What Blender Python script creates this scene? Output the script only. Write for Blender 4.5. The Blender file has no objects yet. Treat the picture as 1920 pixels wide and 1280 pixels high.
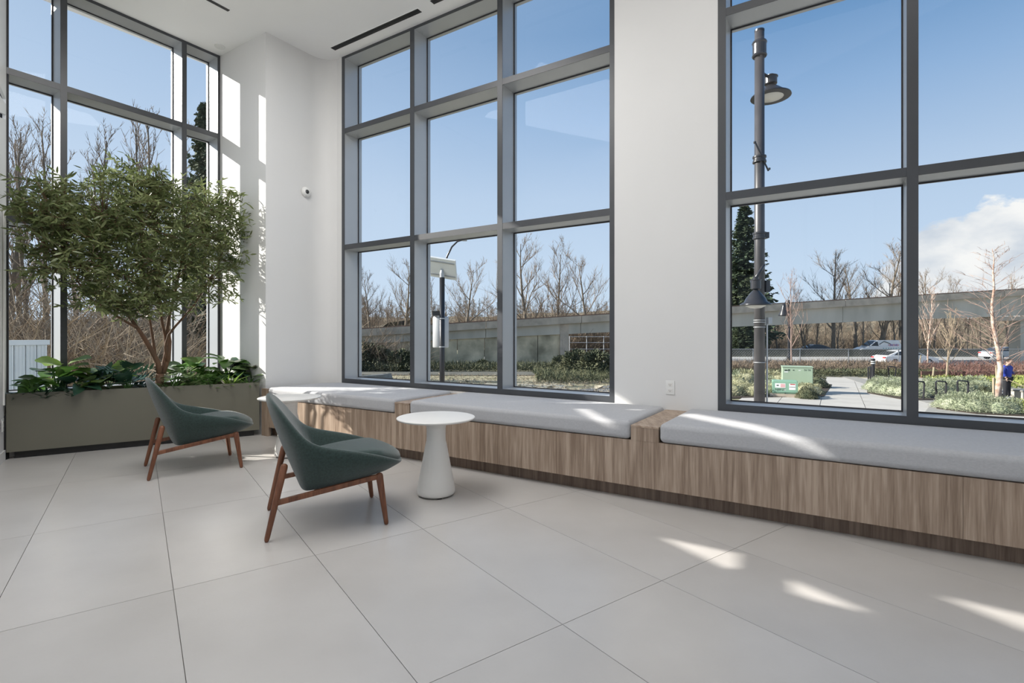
import bpy, bmesh, math, random
import numpy as np
from mathutils import Vector, Matrix

C = bpy.context.scene.collection
R = math.radians
random.seed(7)

# ------------------------------------------------------------------ camera, sky, sun, exposure
F, CY, HC = 965.0, 627.0, 1.135            # focal length in px, horizon row, eye height
cam = bpy.data.objects.new('camera', bpy.data.cameras.new('camera'))
C.objects.link(cam)
cam.location = (0, 0, HC)
cam.rotation_euler = (R(90), 0, 0)
cam.data.sensor_width = 36
cam.data.lens = F / 1920 * 36
cam.data.shift_y = -(640 - CY) / 1920
cam.data.clip_end = 2000
bpy.context.scene.camera = cam

TW = R(-57.9)
W = Vector((-math.sin(TW), -math.cos(TW), 0))      # along the big window wall
N = Vector((-W.y, W.x, 0))                          # outwards through it
def wp(s, p, z=0.0):
    v = W * s + N * p
    return Vector((v.x, v.y, z))

SUN = (W + N * 0.52 + Vector((0, 0, -0.56))).normalized()
sun = bpy.data.objects.new('sun', bpy.data.lights.new('sun', 'SUN'))
C.objects.link(sun)
sun.data.energy = 9.0
sun.data.angle = R(0.55)
sun.data.color = (1.0, 0.95, 0.87)
sun.location = (-30, 5, 20)
sun.rotation_euler = (-SUN).to_track_quat('Z', 'Y').to_euler()

vs = bpy.context.scene.view_settings
vs.view_transform = 'Standard'
vs.look = 'None'
vs.gamma = 1
vs.use_curve_mapping = False
vs.exposure = 0.04

def area(name, loc, target, sx, sy, power, color=(1, 1, 1)):
    l = bpy.data.objects.new(name, bpy.data.lights.new(name, 'AREA'))
    C.objects.link(l)
    l.data.shape = 'RECTANGLE'
    l.data.size, l.data.size_y = sx, sy
    l.data.energy = power
    l.data.color = color
    l.location = loc
    l.rotation_euler = (Vector(target) - Vector(loc)).to_track_quat('-Z', 'Y').to_euler()
    return l
# fill lights added out of view to brighten the room, no real fixtures
area('seating_fill_light', (-1.75, 3.0, 4.53), (-1.75, 3.0, 0), 1.8, 3.0, 112, (1, 0.985, 0.97))
area('lobby_fill_light', (1.3, 2.2, 4.53), (1.3, 2.2, 0), 3.2, 1.8, 22, (1, 0.965, 0.93))
area('back_fill_light', (3.2, -1.85, 2.2), (1.2, 5, 1.6), 5.5, 3.9, 25, (0.97, 0.985, 1.0))

def build_world():
    w = bpy.data.worlds.new('sky')
    bpy.context.scene.world = w
    w.use_nodes = True
    nt = w.node_tree
    nt.nodes.clear()
    n, L = nt.nodes, nt.links
    out = n.new('ShaderNodeOutputWorld')
    bg = n.new('ShaderNodeBackground')
    tc = n.new('ShaderNodeTexCoord')
    sep = n.new('ShaderNodeSeparateXYZ')
    L.new(tc.outputs['Generated'], sep.inputs[0])
    ramp = n.new('ShaderNodeValToRGB')
    L.new(sep.outputs['Z'], ramp.inputs[0])
    el = ramp.color_ramp.elements
    el[0].position = 0.0; el[0].color = (0.62, 0.75, 0.88, 1)
    el[1].position = 1.0; el[1].color = (0.06, 0.16, 0.36, 1)
    for pos, c in ((0.10, (0.56, 0.70, 0.87)), (0.25, (0.455, 0.60, 0.80)), (0.38, (0.275, 0.44, 0.69)), (0.50, (0.125, 0.28, 0.53))):
        e = el.new(pos); e.color = (*c, 1)
    # clouds: noise on the direction, only low over the horizon, heaped up where the cumulus stands
    def math_(op, a, b=None, clamp=False):
        m = n.new('ShaderNodeMath'); m.operation = op; m.use_clamp = clamp
        for i, x in enumerate((a, b)):
            if x is None: continue
            if isinstance(x, (int, float)): m.inputs[i].default_value = x
            else: L.new(x, m.inputs[i])
        return m.outputs[0]
    sd = n.new('ShaderNodeVectorMath'); sd.operation = 'DOT_PRODUCT'     # paler towards the sun's side
    L.new(tc.outputs['Generated'], sd.inputs[0]); sd.inputs[1].default_value = tuple(-SUN)
    pale = n.new('ShaderNodeMix'); pale.data_type = 'RGBA'
    L.new(math_('MULTIPLY', math_('ADD', sd.outputs['Value'], 0.12), 0.50, True), pale.inputs['Factor'])
    L.new(ramp.outputs[0], pale.inputs['A']); pale.inputs['B'].default_value = (0.66, 0.78, 0.93, 1)
    mp = n.new('ShaderNodeMapping')
    mp.inputs['Scale'].default_value = (1, 1, 1.7)
    L.new(tc.outputs['Generated'], mp.inputs[0])
    no = n.new('ShaderNodeTexNoise')
    no.inputs['Scale'].default_value = 6.0
    no.inputs['Detail'].default_value = 8
    no.inputs['Roughness'].default_value = 0.55
    L.new(mp.outputs[0], no.inputs[0])
    vd = n.new('ShaderNodeVectorMath'); vd.operation = 'DISTANCE'
    L.new(tc.outputs['Generated'], vd.inputs[0])
    a = math.atan2(1010, 965); vd.inputs[1].default_value = (math.sin(a) * .995, math.cos(a) * .995, 0.055)
    heap = math_('SUBTRACT', 1.0, math_('MULTIPLY', vd.outputs['Value'], 3.0), True)
    lowmask = math_('SUBTRACT', 0.10, math_('MULTIPLY', sep.outputs['Z'], 1.0))
    dens = math_('ADD', math_('ADD', math_('MULTIPLY', no.outputs[0], 1.1), math_('MULTIPLY', lowmask, 1.4)), math_('MULTIPLY', heap, 0.52))
    fac = math_('MULTIPLY', math_('SUBTRACT', dens, 0.775), 22.0, True)
    cc = n.new('ShaderNodeValToRGB')
    no2 = n.new('ShaderNodeTexNoise'); no2.inputs['Scale'].default_value = 11; no2.inputs['Detail'].default_value = 5
    L.new(mp.outputs[0], no2.inputs[0])
    L.new(no2.outputs[0], cc.inputs[0])
    cc.color_ramp.elements[0].position = 0.35; cc.color_ramp.elements[0].color = (0.60, 0.66, 0.74, 1)
    cc.color_ramp.elements[1].position = 0.62; cc.color_ramp.elements[1].color = (0.93, 0.93, 0.92, 1)
    mix = n.new('ShaderNodeMix'); mix.data_type = 'RGBA'
    L.new(fac, mix.inputs['Factor'])
    L.new(pale.outputs['Result'], mix.inputs['A'])
    L.new(cc.outputs[0], mix.inputs['B'])
    L.new(mix.outputs['Result'], bg.inputs[0])
    bg.inputs[1].default_value = 1.0
    L.new(bg.outputs[0], out.inputs[0])
build_world()

# ------------------------------------------------------------------ materials
def mat(name, c1, c2=None, scale=4.0, rough=0.6, metal=0.0, bump=0.0, bscale=None, stretch=None, coat=0.0,
        spec=0.5, detail=4.0, trans=0.0, sheen=0.0, per_object=0.0, contrast=(0.35, 0.65), coord='Object', rot=None):
    m = bpy.data.materials.new(name)
    m.use_nodes = True
    nt = m.node_tree
    n, L = nt.nodes, nt.links
    b = n['Principled BSDF']
    b.inputs['Roughness'].default_value = rough
    b.inputs['Metallic'].default_value = metal
    b.inputs['Specular IOR Level'].default_value = spec
    b.inputs['Coat Weight'].default_value = coat
    b.inputs['Sheen Weight'].default_value = sheen
    tc = n.new('ShaderNodeTexCoord')
    mp = n.new('ShaderNodeMapping')
    if stretch: mp.inputs['Scale'].default_value = stretch
    if rot: mp.inputs['Rotation'].default_value = rot
    L.new(tc.outputs[coord], mp.inputs[0])
    no = n.new('ShaderNodeTexNoise')
    no.inputs['Scale'].default_value = scale
    no.inputs['Detail'].default_value = detail
    L.new(mp.outputs[0], no.inputs[0])
    cr = n.new('ShaderNodeValToRGB')
    cr.color_ramp.elements[0].position, cr.color_ramp.elements[1].position = contrast
    cr.color_ramp.elements[0].color = (*c1, 1)
    cr.color_ramp.elements[1].color = (*(c2 or tuple(x * 0.93 for x in c1)), 1)
    L.new(no.outputs[0], cr.inputs[0])
    col = cr.outputs[0]
    if per_object:
        oi = n.new('ShaderNodeObjectInfo')
        hs = n.new('ShaderNodeHueSaturation')
        mr = n.new('ShaderNodeMapRange')
        mr.inputs['To Min'].default_value = 1 - per_object
        mr.inputs['To Max'].default_value = 1 + per_object
        L.new(oi.outputs['Random'], mr.inputs[0])
        L.new(mr.outputs[0], hs.inputs['Value'])
        L.new(col, hs.inputs['Color'])
        col = hs.outputs[0]
    L.new(col, b.inputs['Base Color'])
    if bump:
        nb = n.new('ShaderNodeTexNoise')
        nb.inputs['Scale'].default_value = bscale or scale * 6
        nb.inputs['Detail'].default_value = 3
        L.new(mp.outputs[0], nb.inputs[0])
        bp = n.new('ShaderNodeBump')
        bp.inputs['Strength'].default_value = bump
        bp.inputs['Distance'].default_value = 0.01
        L.new(nb.outputs[0], bp.inputs['Height'])
        L.new(bp.outputs[0], b.inputs['Normal'])
    if trans:
        out = n['Material Output']
        tr = n.new('ShaderNodeBsdfTranslucent')
        mx = n.new('ShaderNodeMixShader')
        mx.inputs[0].default_value = trans
        L.new(col, tr.inputs[0])
        L.new(b.outputs[0], mx.inputs[1]); L.new(tr.outputs[0], mx.inputs[2])
        L.new(mx.outputs[0], out.inputs[0])
    return m

def glass_mat(name, tint, refl=1.0):
    m = bpy.data.materials.new(name)
    m.use_nodes = True
    nt = m.node_tree; n, L = nt.nodes, nt.links
    n.clear()
    out = n.new('ShaderNodeOutputMaterial')
    t = n.new('ShaderNodeBsdfTransparent'); t.inputs[0].default_value = (*tint, 1)
    g = n.new('ShaderNodeBsdfGlossy'); g.inputs['Roughness'].default_value = 0.02
    fr = n.new('ShaderNodeFresnel'); fr.inputs[0].default_value = 1.5
    no = n.new('ShaderNodeTexNoise'); no.inputs['Scale'].default_value = 0.3
    mu = n.new('ShaderNodeMath'); mu.operation = 'MULTIPLY'; mu.inputs[1].default_value = refl
    L.new(fr.outputs[0], mu.inputs[0])
    mx = n.new('ShaderNodeMixShader')
    L.new(mu.outputs[0], mx.inputs[0]); L.new(t.outputs[0], mx.inputs[1]); L.new(g.outputs[0], mx.inputs[2])
    L.new(mx.outputs[0], out.inputs[0])
    return m

def wood_mat(name, dark, mid, light, grain=(26, 26, 1.2), rough=0.5):
    m = bpy.data.materials.new(name)
    m.use_nodes = True
    nt = m.node_tree; n, L = nt.nodes, nt.links
    b = n['Principled BSDF']; b.inputs['Roughness'].default_value = rough
    tc = n.new('ShaderNodeTexCoord')
    mp = n.new('ShaderNodeMapping'); mp.inputs['Scale'].default_value = grain
    L.new(tc.outputs['Object'], mp.inputs[0])
    n1 = n.new('ShaderNodeTexNoise'); n1.inputs['Scale'].default_value = 1.0; n1.inputs['Detail'].default_value = 5
    n1.inputs['Distortion'].default_value = 0.6
    n2 = n.new('ShaderNodeTexNoise'); n2.inputs['Scale'].default_value = 5.0; n2.inputs['Detail'].default_value = 3
    L.new(mp.outputs[0], n1.inputs[0]); L.new(mp.outputs[0], n2.inputs[0])
    ad = n.new('ShaderNodeMath'); ad.operation = 'MULTIPLY_ADD'; ad.inputs[1].default_value = 0.35
    L.new(n2.outputs[0], ad.inputs[0])
    sc = n.new('ShaderNodeMath'); sc.operation = 'MULTIPLY'; sc.inputs[1].default_value = 0.72
    L.new(n1.outputs[0], sc.inputs[0]); L.new(sc.outputs[0], ad.inputs[2])
    cr = n.new('ShaderNodeValToRGB')
    cr.color_ramp.elements[0].position = 0.40; cr.color_ramp.elements[0].color = (*dark, 1)
    cr.color_ramp.elements[1].position = 0.66; cr.color_ramp.elements[1].color = (*light, 1)
    e = cr.color_ramp.elements.new(0.53); e.color = (*mid, 1)
    L.new(ad.outputs[0], cr.inputs[0]); L.new(cr.outputs[0], b.inputs['Base Color'])
    return m

def emis(name, color, s):
    m = bpy.data.materials.new(name); m.use_nodes = True
    b = m.node_tree.nodes['Principled BSDF']
    b.inputs['Emission Color'].default_value = (*color, 1)
    b.inputs['Emission Strength'].default_value = s
    return m

M = {}
M['paint'] = mat('white_wall_paint', (0.74, 0.735, 0.725), (0.73, 0.725, 0.715), 2, 0.55)
M['ceil'] = mat('ceiling_paint', (0.92, 0.915, 0.905), (0.91, 0.905, 0.895), 2, 0.7)
M['frame'] = mat('aluminium_shade_tone', (0.060, 0.064, 0.072), (0.055, 0.059, 0.066), 3, 0.34, spec=0.5)  # shade on the room side of the frames, put into the colour
M['framelight'] = mat('silver_aluminium', (0.46, 0.475, 0.49), (0.44, 0.455, 0.47), 3, 0.38, metal=0.3)
M['glass'] = glass_mat('window_glass', (0.98, 0.99, 0.99), 0.35)
M['gasket'] = mat('black_gasket', (0.03, 0.03, 0.035), None, 3, 0.6)
M['tile'] = mat('stone_floor_tile', (0.535, 0.515, 0.495), (0.475, 0.455, 0.435), 2.2, 0.30, bump=0.03, bscale=60, spec=0.5, per_object=0.035, detail=7, coord='Object', contrast=(0.3, 0.7))
M['grout'] = mat('grout', (0.36, 0.345, 0.33), None, 20, 0.9)
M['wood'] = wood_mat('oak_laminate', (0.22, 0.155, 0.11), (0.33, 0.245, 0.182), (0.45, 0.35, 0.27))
M['woodtop'] = wood_mat('oak_laminate_top', (0.27, 0.19, 0.135), (0.36, 0.265, 0.195), (0.46, 0.36, 0.275), grain=(30, 6, 20))
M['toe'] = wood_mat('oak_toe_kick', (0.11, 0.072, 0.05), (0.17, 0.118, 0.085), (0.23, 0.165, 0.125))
M['cush'] = mat('grey_tweed', (0.50, 0.505, 0.525), (0.42, 0.425, 0.445), 70, 0.95, bump=0.35, bscale=300, stretch=(1, 1, 2.5), sheen=0.2, contrast=(0.25, 0.75))
M['planter'] = mat('olive_lacquer', (0.165, 0.16, 0.125), (0.155, 0.15, 0.118), 2, 0.42)
M['black'] = mat('black_plastic', (0.012, 0.012, 0.013), None, 4, 0.5)
M['soil'] = mat('dark_soil', (0.03, 0.022, 0.015), (0.06, 0.045, 0.03), 30, 0.95, bump=0.8, bscale=60)
M['fabric'] = mat('dark_green_wool', (0.026, 0.054, 0.048), (0.014, 0.032, 0.028), 90, 0.92, bump=0.3, bscale=400, sheen=0.45)
M['walnut'] = wood_mat('walnut', (0.105, 0.036, 0.016), (0.17, 0.062, 0.029), (0.23, 0.092, 0.046), grain=(30, 30, 3), rough=0.38)
M['white'] = mat('white_lacquer', (0.80, 0.785, 0.755), (0.78, 0.765, 0.735), 5, 0.45)
M['plastic'] = mat('white_plastic', (0.82, 0.82, 0.80), None, 5, 0.35)
M['lens'] = mat('smoked_dome', (0.03, 0.032, 0.035), None, 5, 0.1)
M['bark_red'] = mat('smooth_brown_bark', (0.20, 0.105, 0.06), (0.12, 0.075, 0.045), 14, 0.75, bump=0.4, stretch=(1, 1, 0.3))
M['leaf_tree'] = mat('olive_green_leaf', (0.085, 0.12, 0.04), (0.26, 0.30, 0.13), 6.0, 0.38, trans=0.38)
M['leaf_a'] = mat('broad_green_leaf', (0.045, 0.115, 0.025), (0.095, 0.20, 0.04), 9, 0.35, trans=0.30, per_object=0.3)
M['leaf_lime'] = mat('lime_green_leaf', (0.16, 0.27, 0.05), (0.20, 0.30, 0.07), 9, 0.4, trans=0.4, per_object=0.2)
M['leaf_b'] = mat('bluish_green_leaf', (0.018, 0.060, 0.038), (0.040, 0.095, 0.055), 9, 0.32, trans=0.15, per_object=0.3)
M['leaf_c'] = mat('mottled_green_leaf', (0.05, 0.12, 0.04), (0.28, 0.36, 0.16), 28, 0.4, trans=0.2, per_object=0.2)
M['leaf_d'] = mat('dry_brown_leaf', (0.05, 0.035, 0.025), (0.11, 0.08, 0.06), 18, 0.8)
M['grassy'] = mat('strappy_green_leaf', (0.05, 0.13, 0.035), (0.10, 0.20, 0.05), 12, 0.4, trans=0.25, per_object=0.25)
M['concrete'] = mat('pale_concrete', (0.50, 0.475, 0.43), (0.44, 0.415, 0.375), 1.2, 0.85, bump=0.1, per_object=0.04)
M['concrete_dark'] = mat('aggregate_concrete', (0.27, 0.26, 0.235), (0.33, 0.315, 0.285), 9, 0.9)
M['girder'] = mat('weathered_concrete', (0.56, 0.52, 0.44), (0.42, 0.39, 0.32), 0.5, 0.85, stretch=(1, 1, 0.35), detail=6, per_object=0.04)
M['parapet'] = mat('sun_tinted_concrete', (0.56, 0.48, 0.38), (0.40, 0.34, 0.27), 1.2, 0.85)  # tan tint of grazing sun put into the colour
M['rust'] = mat('rusty_rail', (0.22, 0.14, 0.10), (0.15, 0.10, 0.075), 5, 0.8)
M['asphalt'] = mat('light_asphalt', (0.42, 0.41, 0.39), (0.36, 0.355, 0.34), 0.8, 0.9)
M['barrier'] = mat('mossy_barrier', (0.15, 0.145, 0.12), (0.10, 0.10, 0.08), 1.0, 0.9)
M['earth'] = mat('dry_grass_earth', (0.42, 0.37, 0.25), (0.22, 0.21, 0.12), 0.55, 0.95, detail=9, bump=0.5, bscale=3)
M['gravel'] = mat('rubble_stone', (0.58, 0.52, 0.40), (0.38, 0.34, 0.25), 3, 0.95, per_object=0.2)
M['hill'] = mat('leafless_hillside', (0.085, 0.072, 0.045), (0.25, 0.195, 0.125), 0.9, 1.0, detail=12, stretch=(1, 1, 0.35), contrast=(.4, .6))
M['bark'] = mat('grey_brown_bark', (0.20, 0.165, 0.125), (0.13, 0.105, 0.08), 3, 0.9)
M['twig'] = mat('tan_twigs', (0.27, 0.205, 0.145), (0.18, 0.135, 0.095), 1, 0.9, per_object=0.25)
M['twig_w'] = mat('pale_brush', (0.40, 0.315, 0.22), (0.22, 0.17, 0.115), 1.5, 0.9, per_object=0.3)
M['birch'] = mat('peeling_birch_bark', (0.62, 0.49, 0.40), (0.36, 0.22, 0.16), 5, 0.8, detail=6, contrast=(0.42, 0.6))
M['redtwig'] = mat('reddish_twigs', (0.36, 0.25, 0.20), (0.30, 0.20, 0.16), 2, 0.8)
M['fir'] = mat('fir_needles', (0.035, 0.062, 0.032), (0.085, 0.105, 0.05), 0.7, 0.8)
M['fir_far'] = mat('far_fir', (0.05, 0.068, 0.045), (0.085, 0.09, 0.058), 0.5, 0.9, per_object=0.25)
M['lav'] = mat('silver_green_shrub', (0.27, 0.31, 0.19), (0.42, 0.44, 0.31), 2.2, 0.8, per_object=0.12)
M['lav2'] = mat('straw_green_shrub', (0.33, 0.33, 0.19), (0.50, 0.47, 0.31), 2.2, 0.8, per_object=0.12)
M['ivy'] = mat('dark_bramble', (0.055, 0.07, 0.035), (0.12, 0.12, 0.06), 1.2, 0.8, per_object=0.2)
M['yellowgreen'] = mat('yellow_green_cover', (0.20, 0.25, 0.05), (0.32, 0.34, 0.10), 2, 0.8)
M['darkred'] = mat('dark_red_brush', (0.12, 0.05, 0.045), (0.20, 0.12, 0.09), 2, 0.9)
M['pole'] = mat('dark_painted_pole', (0.075, 0.07, 0.072), (0.035, 0.034, 0.036), 4, 0.38, spec=0.6, stretch=(1, 1, 0.3))
M['lampmetal'] = mat('black_lamp_metal', (0.028, 0.028, 0.032), None, 4, 0.28)
M['diffuser'] = mat('lamp_diffuser', (0.62, 0.60, 0.55), None, 4, 0.3)
M['steel'] = mat('galvanised_steel', (0.50, 0.51, 0.52), (0.42, 0.43, 0.44), 5, 0.45, metal=0.4)
M['greybox'] = mat('grey_enclosure', (0.50, 0.51, 0.52), None, 4, 0.5)
M['ugreen'] = mat('utility_green', (0.36, 0.46, 0.33), (0.34, 0.435, 0.315), 2, 0.5)
M['ugreen2'] = mat('teal_utility_green', (0.23, 0.40, 0.29), (0.215, 0.38, 0.275), 2, 0.5)
M['sticker'] = mat('white_sticker', (0.78, 0.80, 0.78), None, 4, 0.5)
M['pink'] = mat('pink_print', (0.72, 0.42, 0.42), None, 4, 0.5)
M['carwhite'] = mat('white_car_paint', (0.78, 0.79, 0.80), None, 4, 0.22, coat=0.5)
M['carsilver'] = mat('silver_car_paint', (0.60, 0.62, 0.64), None, 4, 0.25, metal=0.3, coat=0.5)
M['cardark'] = mat('dark_car_paint', (0.04, 0.045, 0.055), None, 4, 0.2, coat=0.5)
M['carglass'] = mat('dark_car_glass', (0.03, 0.035, 0.04), None, 4, 0.08)
M['tyre'] = mat('rubber_tyre', (0.02, 0.02, 0.02), None, 4, 0.8)
M['violet'] = mat('violet_print', (0.34, 0.22, 0.40), None, 4, 0.5)
M['teal'] = mat('teal_print', (0.28, 0.46, 0.50), None, 4, 0.5)
M['red'] = mat('tail_light_red', (0.45, 0.02, 0.02), None, 4, 0.3)
M['stake'] = mat('pale_wood_stake', (0.45, 0.37, 0.25), (0.38, 0.31, 0.21), 6, 0.9)
M['blue'] = mat('blue_jacket', (0.015, 0.035, 0.30), (0.02, 0.05, 0.38), 5, 0.75)
M['trouser'] = mat('black_trousers', (0.012, 0.013, 0.018), None, 5, 0.85)
M['skin'] = mat('skin', (0.62, 0.40, 0.30), (0.58, 0.37, 0.28), 5, 0.55)
M['hair'] = mat('dark_brown_hair', (0.035, 0.022, 0.014), None, 8, 0.8)
M['shoe'] = mat('white_shoes', (0.70, 0.70, 0.68), None, 5, 0.6)
M['wallwhite'] = mat('white_metal_cladding', (0.66, 0.70, 0.72), (0.60, 0.65, 0.67), 2, 0.4)
M['ink'] = mat('dark_print', (0.04, 0.06, 0.05), None, 4, 0.6)
M['lampglow'] = emis('lamp_glow', (1.0, 0.97, 0.92), 14.0)
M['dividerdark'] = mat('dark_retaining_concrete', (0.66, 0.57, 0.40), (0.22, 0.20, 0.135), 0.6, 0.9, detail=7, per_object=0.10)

# ------------------------------------------------------------------ mesh helpers
class MB:
    def __init__(self, org=(0, 0, 0)):
        self.v = []; self.f = []; self.o = Vector(org)
    def add(self, vs_, fs):
        k = len(self.v)
        self.v += [tuple(Vector(a) - self.o) for a in vs_]
        self.f += [tuple(i + k for i in f) for f in fs]
        return self
    def hexa(self, a):                    # 8 corners: 4 bottom ccw, 4 top ccw
        return self.add(a, [(3, 2, 1, 0), (4, 5, 6, 7), (0, 1, 5, 4), (1, 2, 6, 5), (2, 3, 7, 6), (3, 0, 4, 7)])
    def box(self, x0, x1, y0, y1, z0, z1):
        return self.hexa([(x0, y0, z0), (x1, y0, z0), (x1, y1, z0), (x0, y1, z0), (x0, y0, z1), (x1, y0, z1), (x1, y1, z1), (x0, y1, z1)])
    def wbox(self, s0, s1, p0, p1, z0, z1):
        q = [(s0, p0), (s1, p0), (s1, p1), (s0, p1)]
        return self.hexa([wp(s, p, z0) for s, p in q] + [wp(s, p, z1) for s, p in q])
    def fbox(self, O, A, B, a0, a1, b0, b1, z0, z1):   # box in a frame O + a*A + b*B
        q = [(a0, b0), (a1, b0), (a1, b1), (a0, b1)]
        g = lambda a, b, z: Vector((O[0] + A[0] * a + B[0] * b, O[1] + A[1] * a + B[1] * b, z))
        return self.hexa([g(a, b, z0) for a, b in q] + [g(a, b, z1) for a, b in q])
    def prism(self, poly, z0, z1):        # poly: ccw xy list
        n = len(poly)
        return self.add([(x, y, z0) for x, y in poly] + [(x, y, z1) for x, y in poly],
                        [tuple(range(n))[::-1], tuple(range(n, 2 * n))] + [(i, (i + 1) % n, n + (i + 1) % n, n + i) for i in range(n)])
    def tube(self, pts, rad, n=6, cap=True, squash=None):
        pts = [Vector(p) for p in pts]
        if isinstance(rad, (int, float)): rad = [rad] * len(pts)
        vs_, fs = [], []
        up = Vector((0, 0, 1))
        prev = None
        for i, p in enumerate(pts):
            t = (pts[min(i + 1, len(pts) - 1)] - pts[max(i - 1, 0)])
            if t.length < 1e-9: t = Vector((0, 0, 1))
            t.normalize()
            if prev is None:
                a = t.cross(up)
                if a.length < 0.05: a = t.cross(Vector((0, 1, 0)))
            else:
                a = prev - t * prev.dot(t)
                if a.length < 1e-6: a = t.cross(up)
            a.normalize(); prev = a
            b = t.cross(a)
            for k in range(n):
                an = 2 * math.pi * k / n
                ka, kb = (1, 1) if squash is None else squash
                vs_.append(p + a * (math.cos(an) * rad[i] * ka) + b * (math.sin(an) * rad[i] * kb))
        for i in range(len(pts) - 1):
            for k in range(n):
                fs.append((i * n + k, i * n + (k + 1) % n, (i + 1) * n + (k + 1) % n, (i + 1) * n + k))
        if cap:
            fs.append(tuple(range(n))[::-1]); fs.append(tuple(range((len(pts) - 1) * n, len(pts) * n)))
        return self.add(vs_, fs)
    def lathe(self, prof, n=32, c=(0, 0, 0), axis=None):   # prof: (r, z)
        vs_, fs = [], []
        q = Vector((0, 0, 1)).rotation_difference(Vector(axis)) if axis else None
        for r, z in prof:
            for k in range(n):
                a = 2 * math.pi * k / n
                v = Vector((r * math.cos(a), r * math.sin(a), z))
                if q: v = q @ v
                vs_.append(v + Vector(c))
        for i in range(len(prof) - 1):
            for k in range(n):
                fs.append((i * n + k, i * n + (k + 1) % n, (i + 1) * n + (k + 1) % n, (i + 1) * n + k))
        fs.append(tuple(range(n))[::-1]); fs.append(tuple(range((len(prof) - 1) * n, len(prof) * n)))
        return self.add(vs_, fs)
    def build(self, name, m, parent=None, smooth=False, bevel=0.0, sub=0, seg=2, kind=None, label=None):
        me = bpy.data.meshes.new(name)
        me.from_pydata(self.v, [], self.f)
        me.materials.append(m)
        if smooth: me.polygons.foreach_set('use_smooth', [True] * len(me.polygons))
        me.update()
        o = bpy.data.objects.new(name, me)
        C.objects.link(o)
        if parent is None: o.location = self.o
        else: o.parent = parent
        if bevel:
            b = o.modifiers.new('b', 'BEVEL'); b.width = bevel; b.segments = seg; b.limit_method = 'ANGLE'
            me.polygons.foreach_set('use_smooth', [True] * len(me.polygons))
            o.modifiers.new('w', 'WEIGHTED_NORMAL')
        if sub:
            s = o.modifiers.new('s', 'SUBSURF'); s.levels = sub; s.render_levels = sub
        if kind: o['kind'] = kind
        if label: o['label'] = label
        return o

def smooth_angle(o, deg=35):
    me = o.data
    me.polygons.foreach_set('use_smooth', [True] * len(me.polygons))
    try: me.set_sharp_from_angle(angle=R(deg))
    except Exception: pass
    return o

def tag(o, label, cat, group=None, kind=None):
    if label: o['label'] = label
    if cat: o['category'] = cat
    if group: o['group'] = group
    if kind: o['kind'] = kind
    return o
def thing(name, label, cat, loc=(0, 0, 0), rz=0, group=None):
    o = bpy.data.objects.new(name, None)
    o.empty_display_size = 0.1
    C.objects.link(o)
    o.location = loc; o.rotation_euler = (0, 0, rz)
    return tag(o, label, cat, group)
def struct(o): o['kind'] = 'structure'; return o
def sempty(name):
    o = bpy.data.objects.new(name, None); C.objects.link(o); o.empty_display_size = 0.1
    return struct(o)
def dup(o, parent=None, loc=None, rz=None, scale=None, label=None, group=None):
    c = o.copy(); C.objects.link(c)
    if parent is not None: c.parent = parent
    if loc is not None: c.location = loc
    if rz is not None: c.rotation_euler = (0, 0, rz)
    if scale is not None: c.scale = scale if not isinstance(scale, (int, float)) else (scale,) * 3
    if label: c['label'] = label
    if group: c['group'] = group
    for ch in list(o.children): dup(ch, c)
    return c
def txt(name, s, size, m, parent, loc, rot, ext=0.002):
    cu = bpy.data.curves.new(name, 'FONT'); cu.body = s; cu.size = size; cu.extrude = ext
    cu.align_x = 'LEFT'; cu.materials.append(m)
    t = bpy.data.objects.new(name, cu); C.objects.link(t)
    dg = bpy.context.evaluated_depsgraph_get()
    me = bpy.data.meshes.new_from_object(t.evaluated_get(dg))
    bpy.data.objects.remove(t)
    o = bpy.data.objects.new(name, me); C.objects.link(o)
    o.parent = parent; o.location = loc; o.rotation_euler = rot
    return o

# points read off the photograph, turned into places in the room or outside
GZ = -1.7                                                    # street level outside
def at(u, v, d): return Vector(((u - 960) / F * d, d, HC - (v - CY) * d / F))
def onfloor(u, v, z=0.0): return at(u, v, (HC - z) * F / (v - CY))
def gnd(u, v): return onfloor(u, v, GZ)

# ------------------------------------------------------------------ room
H = 4.56
PW = 4.27                      # inner face of the window wall
PG = 4.49                      # glass plane
CORN = Vector((-3.576, 6.356, 0))                  # right end of the left window
LD = Vector((math.sin(R(33.8)), math.cos(R(33.8)), 0))
LO = Vector((-LD.y, LD.x, 0))                      # outwards
E0 = Vector((-4.664, 4.75, 0)); ED = Vector((0.588, -0.809, 0)).normalized()   # left side wall
EO = Vector((ED.y, -ED.x, 0))                      # its outside (left)
TA = Vector((math.sin(R(54)), math.cos(R(54)), 0)); TB = Vector((-math.cos(R(54)), math.sin(R(54)), 0))

# floor slab with tiles as parts
from mathutils.geometry import intersect_point_line
room_poly = [E0 + ED * 7.9, Vector((6.3, -2.0, 0)), wp(4.85, PW), wp(-5.3, PW), wp(-5.46, 3.46), CORN, E0]
def inside(x, y, poly):
    c = False; n = len(poly)
    for i in range(n):
        a, b = poly[i], poly[(i + 1) % n]
        if (a[1] > y) != (b[1] > y) and x < (b[0] - a[0]) * (y - a[1]) / (b[1] - a[1]) + a[0]: c = not c
    return c
fl = MB().prism([(v.x, v.y) for v in [E0 + ED * 8.2 + EO * .3, Vector((6.5, -2.2, 0)), wp(4.9, PW + .25), wp(-6.5, PW - .2), E0 - ED * .3 + EO * .3]], -0.25, -0.012).build('floor', M['grout'])
struct(fl)
PA, PB = 0.6093, 1.2235
tm = MB()
g = 0.0013
tm.box(g, PA - g, g, PB - g, -0.012, 0.0)
tile_me = None
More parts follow.
